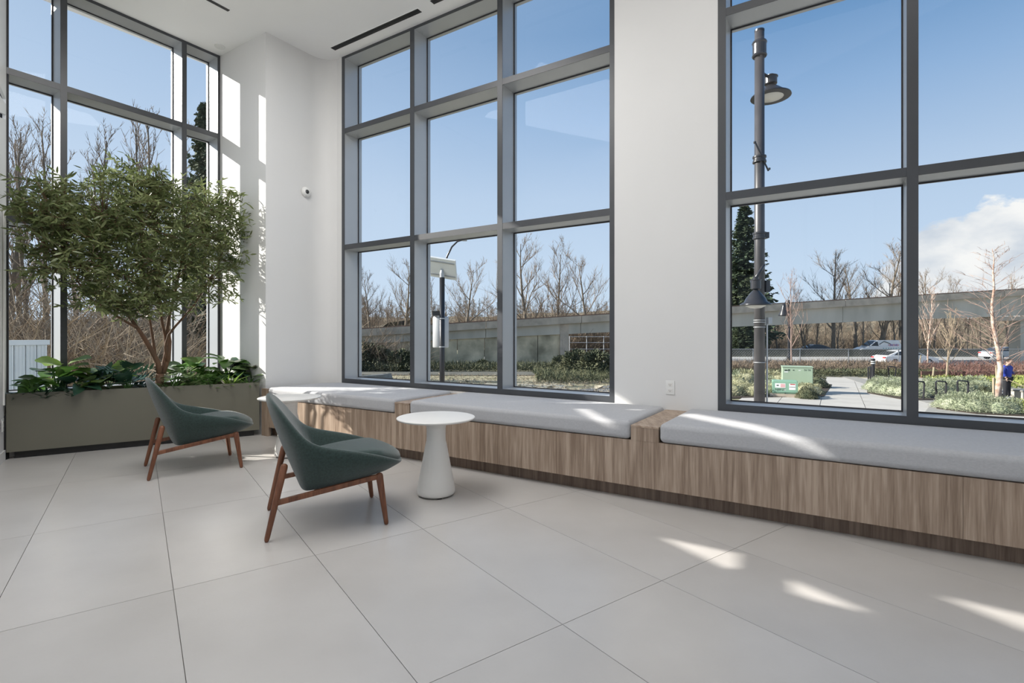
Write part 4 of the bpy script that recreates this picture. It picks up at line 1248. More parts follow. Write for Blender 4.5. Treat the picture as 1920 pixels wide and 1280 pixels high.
# conifers
def fir_proto(key, seed, m, h=10, r=2.4, rows=34, perrow=9, spray=12, first=.08, ls=.38):
    rg = random.Random(seed)
    tk = MB().tube([(0, 0, 0), (.03, 0, h * .5), (0, 0, h)], [.16, .1, .015], 7)
    P_, A_, B_, R_, S2 = [], [], [], [], []
    for i in range(rows):
        f = first + (1 - first) * i / rows
        L = r * (1 - f) ** .8 * rg.uniform(.75, 1.1) + .12
        for k_ in range(perrow):
            az = rg.uniform(0, 6.28); Lk = L * rg.uniform(.65, 1.12)
            for s in range(spray):
                g = (s + rg.random()) / spray
                z = f * h - .22 * Lk * g + .12 * Lk * g * g * 2
                P_.append((math.cos(az) * Lk * g, math.sin(az) * Lk * g, z + rg.uniform(-.06, .06)))
                A_.append(az + rg.uniform(-1.1, 1.1)); B_.append(rg.uniform(-.5, .35)); R_.append(rg.uniform(-.9, .9)); S2.append(rg.uniform(.6, 1.2) * (.5 + .6 * (1 - f)))
    v3 = ([(0, -.06 * ls / .38, 0), (ls, -.10, -.03), (ls * 1.15, 0.02, -.05), (ls, .12, -.02), (0, .06, 0)], [(0, 1, 2, 3, 4)])
    o = scatter('needles', P_, np.array(A_), np.array(B_), np.array(R_), np.array(S2), v3, m, kind='stuff')
    a = tk.build('trunk', M['bark'], None)
    C.objects.unlink(o); C.objects.unlink(a)
    protos[key] = (a, o)
fir_proto('fir', 31, 'fir', rows=60, perrow=13, spray=18, ls=.27)
fir_proto('fir_small', 32, 'fir_far', r=1.9, rows=20, perrow=7, spray=5, ls=.7, first=.02)
tree_at('fir', 1396, 383, 74, 'tall dark fir tree behind the street lamp post', name='fir_tree', wid=1.05)
tree_at('fir', 1352, 440, 78, 'second fir tree mostly hidden left of the right window frame', name='fir_tree')
q = at(1385, 600, 70)
put_tree('fir', q.x, 69, 5.4, 'low dark evergreen below the guideway behind the lamp post', name='fir_tree', wid=1.6)
tree_at('fir', 384, 190, 21, 'dark conifer behind the right end of the left window', name='fir_tree', wid=.62, rz=.4)
for i in range(34):
    u = 640 + i * 15.5 + rh.uniform(-6, 6)
    d = rh.uniform(128, 140)
    q = at(u, 565 - 6 * math.sin(i * .9) + rh.uniform(-7, 6) - (3 if 830 < u < 960 else 0), d)
    hh = rh.uniform(5, 7.5)
    put_tree('fir_small', q.x, q.y, hh, 'distant conifer on the wooded ridge', 'distant conifers on the ridge', name='conifer', wid=.75, z=q.z - hh)

# ------------------------------------------------------------------ shrubs
def shrub_proto(key, seed, m, n=1500, rx=.6, ry=.6, rz_=.62, leaf=.085, wd=.03, ck=1.0):
    rg = np.random.default_rng(seed)
    dd = rg.normal(size=(n, 3)); dd[:, 2] = np.abs(dd[:, 2]); dd /= np.linalg.norm(dd, axis=1)[:, None]
    lump = 1 + .12 * np.sin(dd[:, 0] * 7 + seed) * np.cos(dd[:, 1] * 6) + .08 * np.sin(dd[:, 2] * 9)
    P_ = dd * np.array([rx, ry, rz_]) * (lump * rg.uniform(.80, 1.0, n))[:, None]
    az = np.arctan2(dd[:, 1], dd[:, 0]) + rg.uniform(-.8, .8, n)
    pit = np.arcsin(dd[:, 2]) * .8 + rg.uniform(-.5, .6, n)
    v3 = ([(0, -wd / 2, 0), (leaf, 0, 0), (0, wd / 2, .004), (leaf * .4, 0, wd * .5)], [(0, 1, 3), (3, 1, 2)])
    o = scatter('foliage', P_, az, pit, rg.uniform(-1.5, 1.5, n), rg.uniform(.6, 1.3, n), v3, m, kind='stuff')
    core = MB(); core.lathe([(rx * .76 * ck, 0), (rx * .80 * ck, rz_ * .3 * ck), (rx * .62 * ck, rz_ * .60 * ck), (rx * .32 * ck, rz_ * .78 * ck), (0, rz_ * .82 * ck)], 14)
    c = core.build('stems', M[m], None, smooth=True)
    C.objects.unlink(o); C.objects.unlink(c)
    protos[key] = (o, c)
shrub_proto('lav', 41, 'lav'); shrub_proto('lav_b', 42, 'lav', n=1400, rz_=.55); shrub_proto('lav_y', 43, 'lav2')
shrub_proto('box', 44, 'ivy', n=1300, leaf=.07, wd=.05); shrub_proto('yg', 45, 'yellowgreen', n=900, rz_=.45)
shrub_proto('bramble', 46, 'ivy', n=4200, rx=1.2, ry=1.0, rz_=1.2, leaf=.16, wd=.09, ck=.75)
def shrub(key, u, v, s, label, group=None, name='shrub', dz=.04):
    q = gnd(u, v)
    r = thing(name, label, 'bush', (q.x, q.y, GZ + dz), rh.uniform(0, 6.28), group)
    for src in protos[key]:
        c = src.copy(); C.objects.link(c); c.parent = r; c.scale = (s, s, s)
    return r
GA = 'straw green shrubs left of the green utility boxes'
for i, (u, v, s) in enumerate([(1372, 742, .95), (1392, 740, .9), (1413, 743, .85), (1436, 741, .8), (1375, 724, 1.2), (1400, 722, 1.25), (1426, 722, 1.2), (1450, 722, 1.15), (1385, 731, 1.1), (1440, 731, 1.0), (1462, 724, 1.1)]):
    shrub(('lav_y', 'lav')[i % 5 == 4], u, v, s, 'straw green rounded shrub in the bed left of the green utility boxes', GA)
shrub('box', 1514, 748, .75, 'dark rounded shrub right of the front green box')
shrub('lav_y', 1509, 740, .80, 'pale yellowish shrub in front of the rear green box')
shrub('lav_y', 1525, 740, .75, 'small pale shrub at the right end of the green box bed')
shrub('box', 1530, 727, 1.05, 'dark rounded shrub right of the rear green box')
GB = 'silver green shrubs left of the dark mullion'
for u, v, s in [(1640, 732, .85), (1655, 738, .9), (1668, 740, .95), (1682, 742, .95), (1696, 744, .95), (1712, 746, .9), (1650, 728, .9), (1676, 730, .95), (1702, 734, .95)]:
    shrub('lav', u, v, s, 'silver green shrub in the hedge bed beside the plaza path', GB)
GC_ = 'silver green shrubs around the bicycle racks'
for u, v, s in [(1735, 741, .85), (1752, 741, .9), (1770, 741, .9), (1788, 741, .9), (1806, 741, .9), (1824, 741, .9), (1842, 741, .9), (1744, 734, 1), (1766, 734, 1), (1788, 733, 1), (1810, 733, 1.05), (1832, 734, 1.1)]:
    shrub(('lav', 'lav_b')[u % 2], u, v, s, 'silver green shrub in the hedge around the bicycle racks', GC_)
GD = 'silver green shrubs in the front bed below the birch'
for u, v, s in [(1774, 766, .75), (1790, 769, .85), (1808, 771, .9), (1828, 773, .9), (1848, 774, .85), (1868, 776, .8), (1888, 776, .85), (1815, 762, .85), (1840, 764, .85), (1792, 761, .8)]:
    shrub(('lav', 'lav_b')[u % 2], u, v, s, 'silver green shrub in the front bed near the white birch', GD)
shrub('box', 1860, 766, .55, 'low dark shrub beside the birch trunk')
shrub('yg', 1912, 776, 1.0, 'yellow green shrub at the right end of the front bed')
shrub('box', 1852, 748, .8, 'dark shrub at the right end of the bicycle rack hedge')
# ground covers (uncountable)
def cover(name, lbl, x0, x1, y0, y1, m, n, h, leaf, wd, cat='ground cover', seed=1):
    rg = np.random.default_rng(seed)
    P_ = np.stack([rg.uniform(x0, x1, n), rg.uniform(y0, y1, n), GZ + rg.uniform(.05, h, n)], -1)
    v3 = ([(0, -wd / 2, 0), (leaf, 0, 0), (0, wd / 2, .004)], [(0, 1, 2)])
    o = scatter(name, P_, rg.uniform(0, 6.28, n), rg.uniform(-.2, 1.5, n), rg.uniform(-1.5, 1.5, n), rg.uniform(.6, 1.4, n), v3, m, kind='stuff')
    tag(o, lbl, cat)
    return o
cover('verge_brush', 'brown twiggy brush on the verge in front of the highway', 12, 29, 35.5, 41.8, 'twig', 16000, .75, .32, .03, seed=1)
cover('verge_brush', 'dark green undergrowth behind the paved plaza edge', 12, 30, 34.2, 36.5, 'ivy', 9000, .42, .18, .06, seed=2)
cover('red_groundcover', 'dark red twiggy ground cover behind the rusty edging', 28, 48, 31.5, 41.5, 'darkred', 16000, .7, .28, .03, seed=3)
cover('green_groundcover', 'yellow green ground cover in front of the rusty edging', 24.5, 42, 26.5, 31, 'yellowgreen', 14000, .38, .13, .06, seed=4)
cover('weeds', 'green weeds and grass at the foot of the concrete wall', -16, 6, 38.5, 43.6, 'ivy', 14000, .5, .3, .05, 'grass', seed=5)
cover('dry_grass', 'dry grass on the rubble ground outside the middle window', -9, 7, 18, 35.5, 'twig_w', 9000, .08, .16, .02, 'grass', seed=6)
cover('weeds', 'green weeds on the mound right of the rubble', 1.5, 10.5, 29.5, 38, 'ivy', 12000, .38, .24, .04, 'grass', seed=7)
# brambles
for (u, v, s, key, l_) in [(1082, 700, 1.25, 'bramble', 'dark bramble bush at the open end of the concrete wall'), (1118, 703, 1.25, 'bramble', 'dark bramble bush by the right jamb of the middle window'),
                    (700, 694, 1.5, 'bramble', 'dark bush before the wall, left pane of the middle window'), (672, 693, 1.7, 'bramble', 'dark bush before the wall at the left edge of middle window'),
                    (752, 695, 1.2, 'bramble', 'ivy covered bush before the wall left of the solar pole'), (1050, 692, .8, 'bramble', 'small ivy bush at the wall end'), (905, 691, .55, 'bramble', 'small weed clump at the middle of the concrete wall')]:
    shrub(key, u, v, s, l_)
for i, (u, l_) in enumerate([(690, 'brown leafless bush by the wall in the left pane'), (735, 'brown leafless bush by the wall near the first mullion'), (1090, 'leafless bush behind the wire fence end')]):
    q = at(u, 627, 41.5 if i < 2 else 50)
    put_brush('brush_b', q.x, q.y, 1.5, l_, None)
for i in range(12):
    q = at(1072 + i * 9, 627, 56 + rh.uniform(0, 8))
    put_brush(('brush_a', 'brush_b')[i % 2], q.x, q.y, 1.9, 'leafless brush seen through the gap beyond the concrete wall', 'brush beyond the wall end')
# rubble
rg = random.Random(9)
rub = MB()
for i in range(700):
    u = rg.uniform(640, 1160); v = rg.uniform(702, 750)
    q = gnd(u, v)
    s = rg.uniform(.04, .14) * (1 if i % 9 else 2)
    q.z = GZ + s * .3
    vs_ = [q + Vector((rg.uniform(-1, 1), rg.uniform(-1, 1), rg.uniform(-.4, .5))) * s for _ in range(6)]
    rub.add(vs_, [(0, 1, 2), (0, 2, 3), (0, 3, 4), (1, 5, 2), (2, 5, 3), (3, 5, 4), (0, 4, 1), (1, 4, 5)])
o = rub.build('rubble', M['gravel'], None); tag(o, 'loose pale rubble stones on the dirt outside the middle window', 'stones', kind='stuff')
mo = MB()
vs_, fs = [], []
nx, ny = 40, 14
for i in range(nx):
    for j in range(ny):
        x = -10 + 13 * i / (nx - 1); y = 19 + 11 * j / (ny - 1)
        ed = abs(math.sin(math.pi * i / (nx - 1))) ** .4 * abs(math.sin(math.pi * j / (ny - 1))) ** .6
        z = GZ - .02 + ed * (.12 + .16 * math.sin(x * 1.7) * math.sin(y * 1.3) + .12 * math.sin(x * 4.1 + y * 3) + rg.uniform(0, .06))
        vs_.append((x, y, z))
for i in range(nx - 1):
    for j in range(ny - 1): fs.append((i * ny + j, (i + 1) * ny + j, (i + 1) * ny + j + 1, i * ny + j + 1))
mo.add(vs_, fs); o = mo.build('rubble_mound', M['gravel'], None, smooth=True); struct(o)
struct(flat('shadow_toned_road', [(-30, 36.4), (3.5, 35.2), (3.5, 38.8), (-30, 39.8)], GZ + .05, M['barrier'], .05))  # dark colour stands in for the shadow band across the ground
q = gnd(705, 712)
sb = thing('stone_block', 'long rough stone block lying on the rubble outside the middle window', 'stone', (q.x, q.y, GZ + .12))
b_ = MB(); b_.add([(-1.2, -.3, -.1), (.9, -.3, -.1), (1.0, .3, -.1), (-1.2, .3, -.1), (-1.15, -.25, .10), (.45, -.28, .22), (.85, -.2, .30), (.9, .25, .28), (-1.1, .25, .12)],
                  [(0, 1, 6, 5, 4), (1, 2, 7, 6), (2, 3, 8, 7), (3, 0, 4, 8), (4, 5, 6, 7, 8), (3, 2, 1, 0)])
b_.build('block', M['concrete_dark'], sb)

# ------------------------------------------------------------------ white wall outside the left window
a, b = at(4, 640, 9.0), at(89, 637, 9.6)
e = (b - a); e.z = 0; Lw = e.length; e.normalize(); nn = Vector((-e.y, e.x, 0))
wo = Vector((a.x, a.y, GZ))
ww = thing('clad_wall', 'low white ribbed metal wall outside the left window', 'wall', wo)
zt_ = at(89, 637, 9.6).z
for k in range(-4, 4):
    w_ = Lw / 4
    if (k + 1) * w_ > Lw + .01: break
    MB(wo).fbox(a, e, nn, k * w_ + .006, (k + 1) * w_ - .006, 0, .12, GZ, zt_ - .09).build('cladding_panel', M['wallwhite'], ww)
    rb = MB(wo)
    for r_ in range(3): rb.fbox(a, e, nn, k * w_ + (r_ + .5) * w_ / 3 - .012, k * w_ + (r_ + .5) * w_ / 3 + .012, -.014, 0, GZ, zt_ - .10)
    rb.build('rib', M['wallwhite'], ww)
MB(wo).fbox(a, e, nn, -4 * Lw / 4, Lw + .02, -.04, .16, zt_ - .09, zt_).build('coping', M['wallwhite'], ww)

# ------------------------------------------------------------------ street furniture
def bell(mb_c, t, r, axis=None, drop=1.0):
    pass
# tall street lamp
lp0 = at(1424, 627, 12); lp0.z = GZ
lamp = thing('street_lamp', 'tall dark double-headed street lamp post outside the right window', 'lamp post', lp0)
MB().tube([(0, 0, 0), (0, 0, 9.89)], [.122, .105], 20).build('post', M['pole'], lamp, smooth=True)
MB().lathe([(.0, 9.89), (.108, 9.89), (.108, 9.93), (0, 9.95)], 20).build('post_cap', M['lampmetal'], lamp)
def zz(v, d=12.0): return HC - (v - CY) * d / F - GZ
c1 = MB().lathe([(.15, zz(107)), (.165, zz(105)), (.15, zz(102)), (.15, zz(84)), (.165, zz(81)), (.15, zz(78))], 20).build('collar', M['lampmetal'], lamp)
def luminaire(cx, cy, zr_, r, hh, arm):
    MB().lathe([(r * .97, -.035), (r, -.03), (r * .98, .0), (r * .72, hh * .12), (r * .62, hh * .30), (r * .32, hh * .62), (r * .16, hh * .75), (r * .15, hh * .80)], 36, c=(cx, cy, zr_)).build('shade', M['lampmetal'], lamp, smooth=True)
    MB().lathe([(0, -.09), (r * .35, -.08), (r * .62, -.03), (r * .66, .0), (0, .0)], 28, c=(cx, cy, zr_ - .01)).build('diffuser', M['diffuser'], lamp, smooth=True)
    MB().lathe([(r * .25, hh * .80), (r * .32, hh * .82), (r * .32, hh * 1.25), (r * .36, hh * 1.27), (r * .36, hh * 1.31), (r * .18, hh * 1.34), (r * .18, hh * 1.45), (0, hh * 1.48)], 20, c=(cx, cy, zr_)).build('housing', M['lampmetal'], lamp)
    MB().tube(arm, .035, 8).build('arm', M['lampmetal'], lamp, smooth=True)
q = at(1445, 180, 12.7)
luminaire(q.x - lp0.x, q.y - lp0.y, q.z - GZ, .46, .36, [(.05, .1, zz(100)), (.10, .35, zz(115)), (q.x - lp0.x - .03, q.y - lp0.y, q.z - GZ + .45)])
q = at(1417, 570, 11.55)
luminaire(q.x - lp0.x, q.y - lp0.y, q.z - GZ, .335, .42, [(0, -.08, zz(505)), (-.02, -.25, zz(500)), (q.x - lp0.x, q.y - lp0.y, q.z - GZ + .58)])
for v in (299, 442):
    MB().lathe([(.12, zz(v + 6)), (.15, zz(v + 6)), (.15, zz(v + 3)), (.135, zz(v + 2)), (.135, zz(v - 2)), (.15, zz(v - 3)), (.15, zz(v - 6)), (.12, zz(v - 6))], 20).build('clamp', M['lampmetal'], lamp)
MB().tube([(-.16, -.14, zz(272)), (.16, -.10, zz(323))], .018, 8).build('banner_rod', M['lampmetal'], lamp)
for (vv_, sx) in ((273, -.165), (322, .165)): MB().lathe([(0, 0), (.03, .01), (.03, .05), (0, .06)], 10, c=(sx, -.12, zz(vv_))).build('rod_end', M['lampmetal'], lamp)
MB().box(.10, .19, -.08, .06, zz(447), zz(436)).build('bracket', M['lampmetal'], lamp)
MB().box(.11, .20, -.10, .06, zz(548), zz(526)).build('control_box', M['lampmetal'], lamp)
for v in (600, 604, 613, 679):
    MB().lathe([(.124, zz(v + .6)), (.131, zz(v + .6)), (.131, zz(v - .6)), (.124, zz(v - .6))], 20).build('steel_band', M['steel'], lamp)
MB().box(.17, .26, -.08, .04, zz(607), zz(595)).build('junction_box', M['greybox'], lamp)
MB().tube([(.165, -.02, 0), (.165, -.02, zz(607))], .022, 8).build('conduit', M['steel'], lamp)
# solar lamp
sp0 = at(829, 627, 13); sp0.z = GZ
sol = thing('solar_lamp', 'black pole with tilted solar panel, grey case and curved lamp arm', 'lamp post', sp0)
z3 = lambda v: zz(v, 13.0)
MB().tube([(0, 0, 0), (0, 0, z3(520))], .066, 14).build('post', M['lampmetal'], sol, smooth=True)
MB().lathe([(.04, z3(522)), (.06, z3(521)), (.06, z3(512)), (.035, z3(505))], 14).build('bracket', M['steel'], sol)
pm = MB()
o = MB().box(-.35, .35, -.30, .30, -.02, .035).build('solar_panel', M['sticker'], sol)
o.location = (.02, .0, z3(503)); o.rotation_euler = (R(-48), R(10), R(-10))
o2 = MB().box(-.345, .345, -.295, .295, .036, .042).build('solar_cells', M['cardark'], o)
for k in (-1, 1): MB().box(-.33, .33, k * .2 - .015, k * .2 + .015, -.04, -.02).build('panel_rail', M['steel'], o)
MB().tube([(.05, .05, z3(500)), (.12, .05, z3(480)), (.24, .05, z3(462)), (.38, .05, z3(452)), (.52, .05, z3(449))], [.026, .024, .022, .02, .018], 8).build('lamp_arm', M['lampmetal'], sol, smooth=True)
MB().box(.50, .62, .01, .09, z3(451), z3(447)).build('lamp_head', M['steel'], sol)
MB().lathe([(.19, z3(652)), (.205, z3(650)), (.205, z3(596)), (.19, z3(593)), (0, z3(592))], 24, c=(-.06, .19, 0)).build('battery_case', M['greybox'], sol, smooth=True)
for v in (597, 650): MB().lathe([(.067, z3(v + 1)), (.075, z3(v + 1)), (.075, z3(v - 1)), (.067, z3(v - 1))], 14).build('steel_band', M['steel'], sol)
MB().box(-.24, -.05, -.04, .05, z3(592), z3(583)).build('sensor', M['lampmetal'], sol)
# small lamp post farther off
q = at(1479, 690, 42); q.z = GZ
sl = thing('street_lamp', 'small black street lamp behind the green utility boxes', 'lamp post', q)
z4 = lambda v: zz(v, 42.0)
MB().tube([(0, 0, 0), (0, 0, z4(562))], [.10, .08], 10).build('post', M['lampmetal'], sl)
MB().lathe([(.16, 0), (.15, z4(668)), (.10, z4(662))], 12).build('post_base', M['lampmetal'], sl)
MB().lathe([(.42, z4(592)), (.40, z4(590)), (.22, z4(580)), (.14, z4(574)), (.12, z4(570)), (0, z4(569))], 16, c=(-.40, 0, 0)).build('shade', M['lampmetal'], sl, smooth=True)
MB().tube([(0, 0, z4(567)), (-.22, 0, z4(564)), (-.40, 0, z4(571))], .035, 6).build('arm', M['lampmetal'], sl)
# green utility boxes
q = gnd(1471, 744); q.z = GZ + .04
ub = thing('utility_box', 'low green utility box with white warning stickers', 'utility box', q, R(-24))
MB().box(-.62, .60, -.35, .45, 0, .13).build('pad', M['parapet'], ub)
MB().box(-.50, .50, -.28, .38, .13, .72).build('cabinet', M['ugreen2'], ub, bevel=.03)
MB().box(-.51, .51, -.295, -.28, .17, .66).build('door', M['ugreen2'], ub)
s1 = MB().box(-.40, .02, -.299, -.295, .40, .60).build('sticker', M['sticker'], ub)
MB().box(-.18, .0, -.301, -.299, .42, .58).build('print', M['pink'], s1)
MB().box(-.34, -.25, -.301, -.299, .48, .53).build('print', M['ink'], s1)
s2 = MB().box(.16, .42, -.299, -.295, .32, .60).build('sticker', M['sticker'], ub)
MB().box(.20, .40, -.301, -.299, .55, .59).build('print', M['red'], s2)
MB().box(.17, .41, -.301, -.299, .44, .46).build('print', M['ink'], s2)
MB().box(-.03, .03, -.299, -.295, .285, .335).build('sticker', M['sticker'], ub)
MB().box(-.46, .46, -.299, -.295, .19, .205).build('seam', M['ink'], ub)
txt('lettering', 'NJ8PZ8', .135, M['ink'], ub, (-.41, -.297, .275), (R(90), 0, 0))
MB().box(-.02, .03, -.32, -.295, .10, .18).build('latch', M['ink'], ub)
q = gnd(1494, 737); q.z = GZ + .04
u2 = thing('utility_box', 'taller green utility box behind the low one', 'utility box', q, R(-24))
MB().box(-.64, .64, -.35, .45, 0, 1.22).build('cabinet', M['ugreen'], u2, bevel=.02)
MB().box(-.66, .66, -.37, .47, 1.22, 1.27).build('lid', M['ugreen'], u2, bevel=.01)
em = MB(); em.prism([(-.55, -.372), (-.42, -.372), (-.42, -.371), (-.55, -.371)], 1.02, 1.10)
em.box(-.42, -.32, -.354, -.352, 1.06, 1.12); em.box(-.50, -.42, -.354, -.352, 1.03, 1.09)
em = MB().box(-.55, -.44, -.354, -.351, 1.04, 1.11).box(-.40, -.32, -.354, -.351, 1.05, 1.13).box(-.44, -.40, -.354, -.351, 1.06, 1.09); em.build('emblem', M['ink'], u2)
MB().box(-.56, -.40, -.354, -.351, .98, 1.03).build('emblem_base', M['sticker'], u2)
MB().box(.04, .14, -.354, -.351, 1.07, 1.10).build('sticker', M['sticker'], u2)
MB().box(-.20, -.13, -.354, -.351, 1.07, 1.11).build('mark', M['ink'], u2)
txt('lettering', 'SV TK', .11, M['ink'], u2, (.27, -.353, 1.07), (R(90), 0, 0))

# bollard and racks
q = gnd(1637, 712); q.z = GZ + .03
bl = thing('bollard', 'black bollard with white bands left of the bike racks', 'bollard', q)
MB().lathe([(.13, 0), (.13, .05), (.10, .08), (.095, .95), (.12, .97), (.12, 1.01), (.10, 1.03), (.10, 1.20), (.13, 1.22), (.12, 1.29), (0, 1.33)], 16).build('post', M['lampmetal'], bl)
for z_ in (.98, 1.10): MB().lathe([(.122, z_), (.125, z_), (.125, z_ + .05), (.122, z_ + .05)], 16).build('white_band', M['sticker'], bl)
rk0 = None
for i, (u, v, rz) in enumerate([(1630, 713, 1.2), (1673, 712, .1), (1724, 751, .2), (1765, 751, .15), (1806, 750, .1)]):
    q = gnd(u, v); q.z = GZ + .03
    lb = ['black bike rack seen end-on beside the bollard', 'black bike rack hoop between bollard and dark mullion', 'black bike rack hoop just right of the dark mullion', 'black bike rack hoop, middle one right of the mullion', 'black bike rack hoop nearest to the birch'][i]
    t = thing('bike_rack', lb, 'bike rack', q, rz, 'black bike rack hoops on the plaza')
    hoop = [(-.22, 0, 0), (-.28, 0, .76), (-.22, 0, .82), (.20, 0, .78), (.25, 0, .72), (.20, 0, 0)]
    MB().tube(hoop, .045, 6, squash=(1, .7)).build('hoop', M['lampmetal'], t)
    for sx in (-.22, .20): MB().lathe([(.06, 0), (.06, .012), (0, .014)], 10, c=(sx, 0, 0)).build('base_plate', M['lampmetal'], t)
# fence by the highway
fy = 39.5
fn = thing('wire_fence', 'tall wire mesh fence with grey posts along the highway', 'fence', (20, fy, GZ))
fx = [at(u, 655, fy).x for u in (1250, 1330, 1412, 1500, 1591, 1685, 1780, 1880, 1985)]
for x in fx: MB((20, fy, GZ)).tube([(x, fy, GZ), (x, fy, GZ + 1.75)], .035, 6).build('post', M['steel'], fn)
for a_, b_2 in zip(fx, fx[1:]):
    MB((20, fy, GZ)).tube([(a_, fy, GZ + 1.72), (b_2, fy, GZ + 1.72)], .022, 5, cap=False).build('rail', M['steel'], fn)
ms = MB((20, fy, GZ))
x = fx[0]
while x < fx[-1]:
    ms.tube([(x, fy, GZ), (x + 1.7, fy, GZ + 1.7)], .004, 3, cap=False); ms.tube([(x + 1.7, fy, GZ), (x, fy, GZ + 1.7)], .004, 3, cap=False); x += .2
o = ms.build('mesh', M['steel'], fn); o['kind'] = 'stuff'
# fence by the wall end
f2 = thing('wire_fence', 'thin wire fence beyond the end of the concrete wall', 'fence', (8, 48, GZ))
f2x = [at(u, 640, 44).x for u in (1068, 1100, 1132, 1164, 1196)]
for x in f2x: MB((8, 48, GZ)).tube([(x, 44, GZ), (x, 44, 1.0)], .03, 5).build('post', M['steel'], f2)
for z_ in (-.1, .45, .95): MB((8, 48, GZ)).tube([(f2x[0], 44, z_), (f2x[-1], 44, z_)], .018, 4).build('rail', M['steel'], f2)
# rusty edging
a, b = gnd(1728, 708), gnd(1868, 708)
er = MB((a.x, a.y, GZ)).box(a.x, a.x + 9.5, a.y, a.y + .08, GZ, GZ + .42)
tag(er.build('steel_edging', M['darkred'], None), 'low rusty red steel edging in front of the dark red ground cover', 'edging')
# path behind racks
struct(flat('paving_path', [gnd(u, v) for u, v in ((1850, 738), (1850, 756), (2000, 758), (2000, 738))], GZ + .07, M['concrete'], .05))
# concrete seat block
q = gnd(1922, 750); q.z = GZ + .07
sbk = thing('seat_block', 'grey concrete seat block right of the standing person', 'bench', q)
MB().box(-.35, 1.2, -.25, .35, 0, .32).build('block', M['girder'], sbk, bevel=.02)
MB().box(-.40, 1.25, -.3, .4, .32, .38).build('slab', M['concrete_dark'], sbk, bevel=.01)

# birch, small trees and stakes
bq = gnd(1868, 754); bq.z = GZ + .05
bi = thing('birch_tree', 'white-barked birch with peeling trunk beside the standing person', 'tree', bq)
D_ = bq.y
bt = [at(u, v, D_) - bq for u, v in ((1868, 754), (1873, 720), (1876, 690), (1872, 660), (1866, 630), (1861, 600), (1860, 570), (1864, 540), (1862, 510), (1864, 485), (1860, 466))]
bt[0].z = 0
MB().tube(bt, [.16, .11, .095, .08, .07, .06, .05, .04, .03, .018, .008], 10).build('trunk', M['birch'], bi, smooth=True)
rgb = random.Random(13)
bb, bw = MB(), MB()
for k in range(58):
    f = .18 + .80 * k / 58
    i = min(9, int(f * 10)); p = bt[i].lerp(bt[i + 1], f * 10 - i)
    az = k * 2.4; L = 2.6 * (1.15 - f) * rgb.uniform(.7, 1.1)
    d = Vector((math.cos(az), math.sin(az), .75)).normalized()
    pts = [p]
    for s in range(4):
        d = (d + Vector((rgb.uniform(-.15, .15), rgb.uniform(-.15, .15), -.05 + rgb.uniform(-.1, .12)))).normalized(); pts.append(pts[-1] + d * L / 4)
    r_ = .012 * (1.1 - f) + .004
    MB().tube(pts, [r_, r_ * .8, r_ * .6, r_ * .4, .004], 4, cap=False).build('branch', M['redtwig'], bi)
    for s in range(6):
        q = pts[rgb.randint(1, 4)]
        d2 = (d + Vector((rgb.uniform(-1, 1), rgb.uniform(-1, 1), rgb.uniform(-.3, .7))) * .8).normalized()
        e2 = q + d2 * L * rgb.uniform(.2, .45)
        bw.tube([q, q.lerp(e2, .5) + Vector((0, 0, .03)), e2], [.007, .005, .003], 3, cap=False)
o = bw.build('twigs', M['redtwig'], bi); o['kind'] = 'stuff'
def young(u, vb, vt, lbl, m, seed, ang=.45, spread=.32, nl=16):
    q = gnd(u, vb); hgt = (vb - vt) / F * q.y
    tk, tw = grow_tree(seed=seed, h=hgt, r0=.055, nl=nl, ang=ang, up=.12, spread=spread, lv2=4, lv3=3, first=.22, sides=(7, 4, 3, 3))
    r = thing('young_tree', lbl, 'tree', (q.x, q.y, GZ))
    tk.build('trunk', M[m], r); o = tw.build('twigs', M[m], r); o['kind'] = 'stuff'
    return q
young(1740, 692, 545, 'pale slender young tree right of the dark mullion, left of two', 'birch', 51)
young(1774, 714, 590, 'pale low-branched young tree behind the bike racks', 'twig_w', 52, .75, .36)
young(1484, 695, 520, 'reddish young tree behind the small street lamp', 'redtwig', 53, .55, .38)
young(1700, 694, 600, 'slender young tree mostly hidden by the dark mullion', 'twig_w', 54)
for (u, v, du, vt, l_) in [(1748, 716, 3, 688, 'leaning pale wooden stake in the hedge behind the racks'), (1863, 755, 0, 708, 'wooden tree stake left of the birch trunk'), (1722, 694, 5, 664, 'tilted pale stake just right of the dark mullion'), (1868, 720, 0, 685, 'thin wooden stake directly behind the birch')]:
    q = gnd(u, v); tp = at(u + du, vt, q.y)
    o = MB(q).tube([q, tp], .045, 6).build('tree_stake', M['stake'], None)
    tag(o, l_, 'stake')
# leaning rod next to the birch
q = gnd(1880, 752)
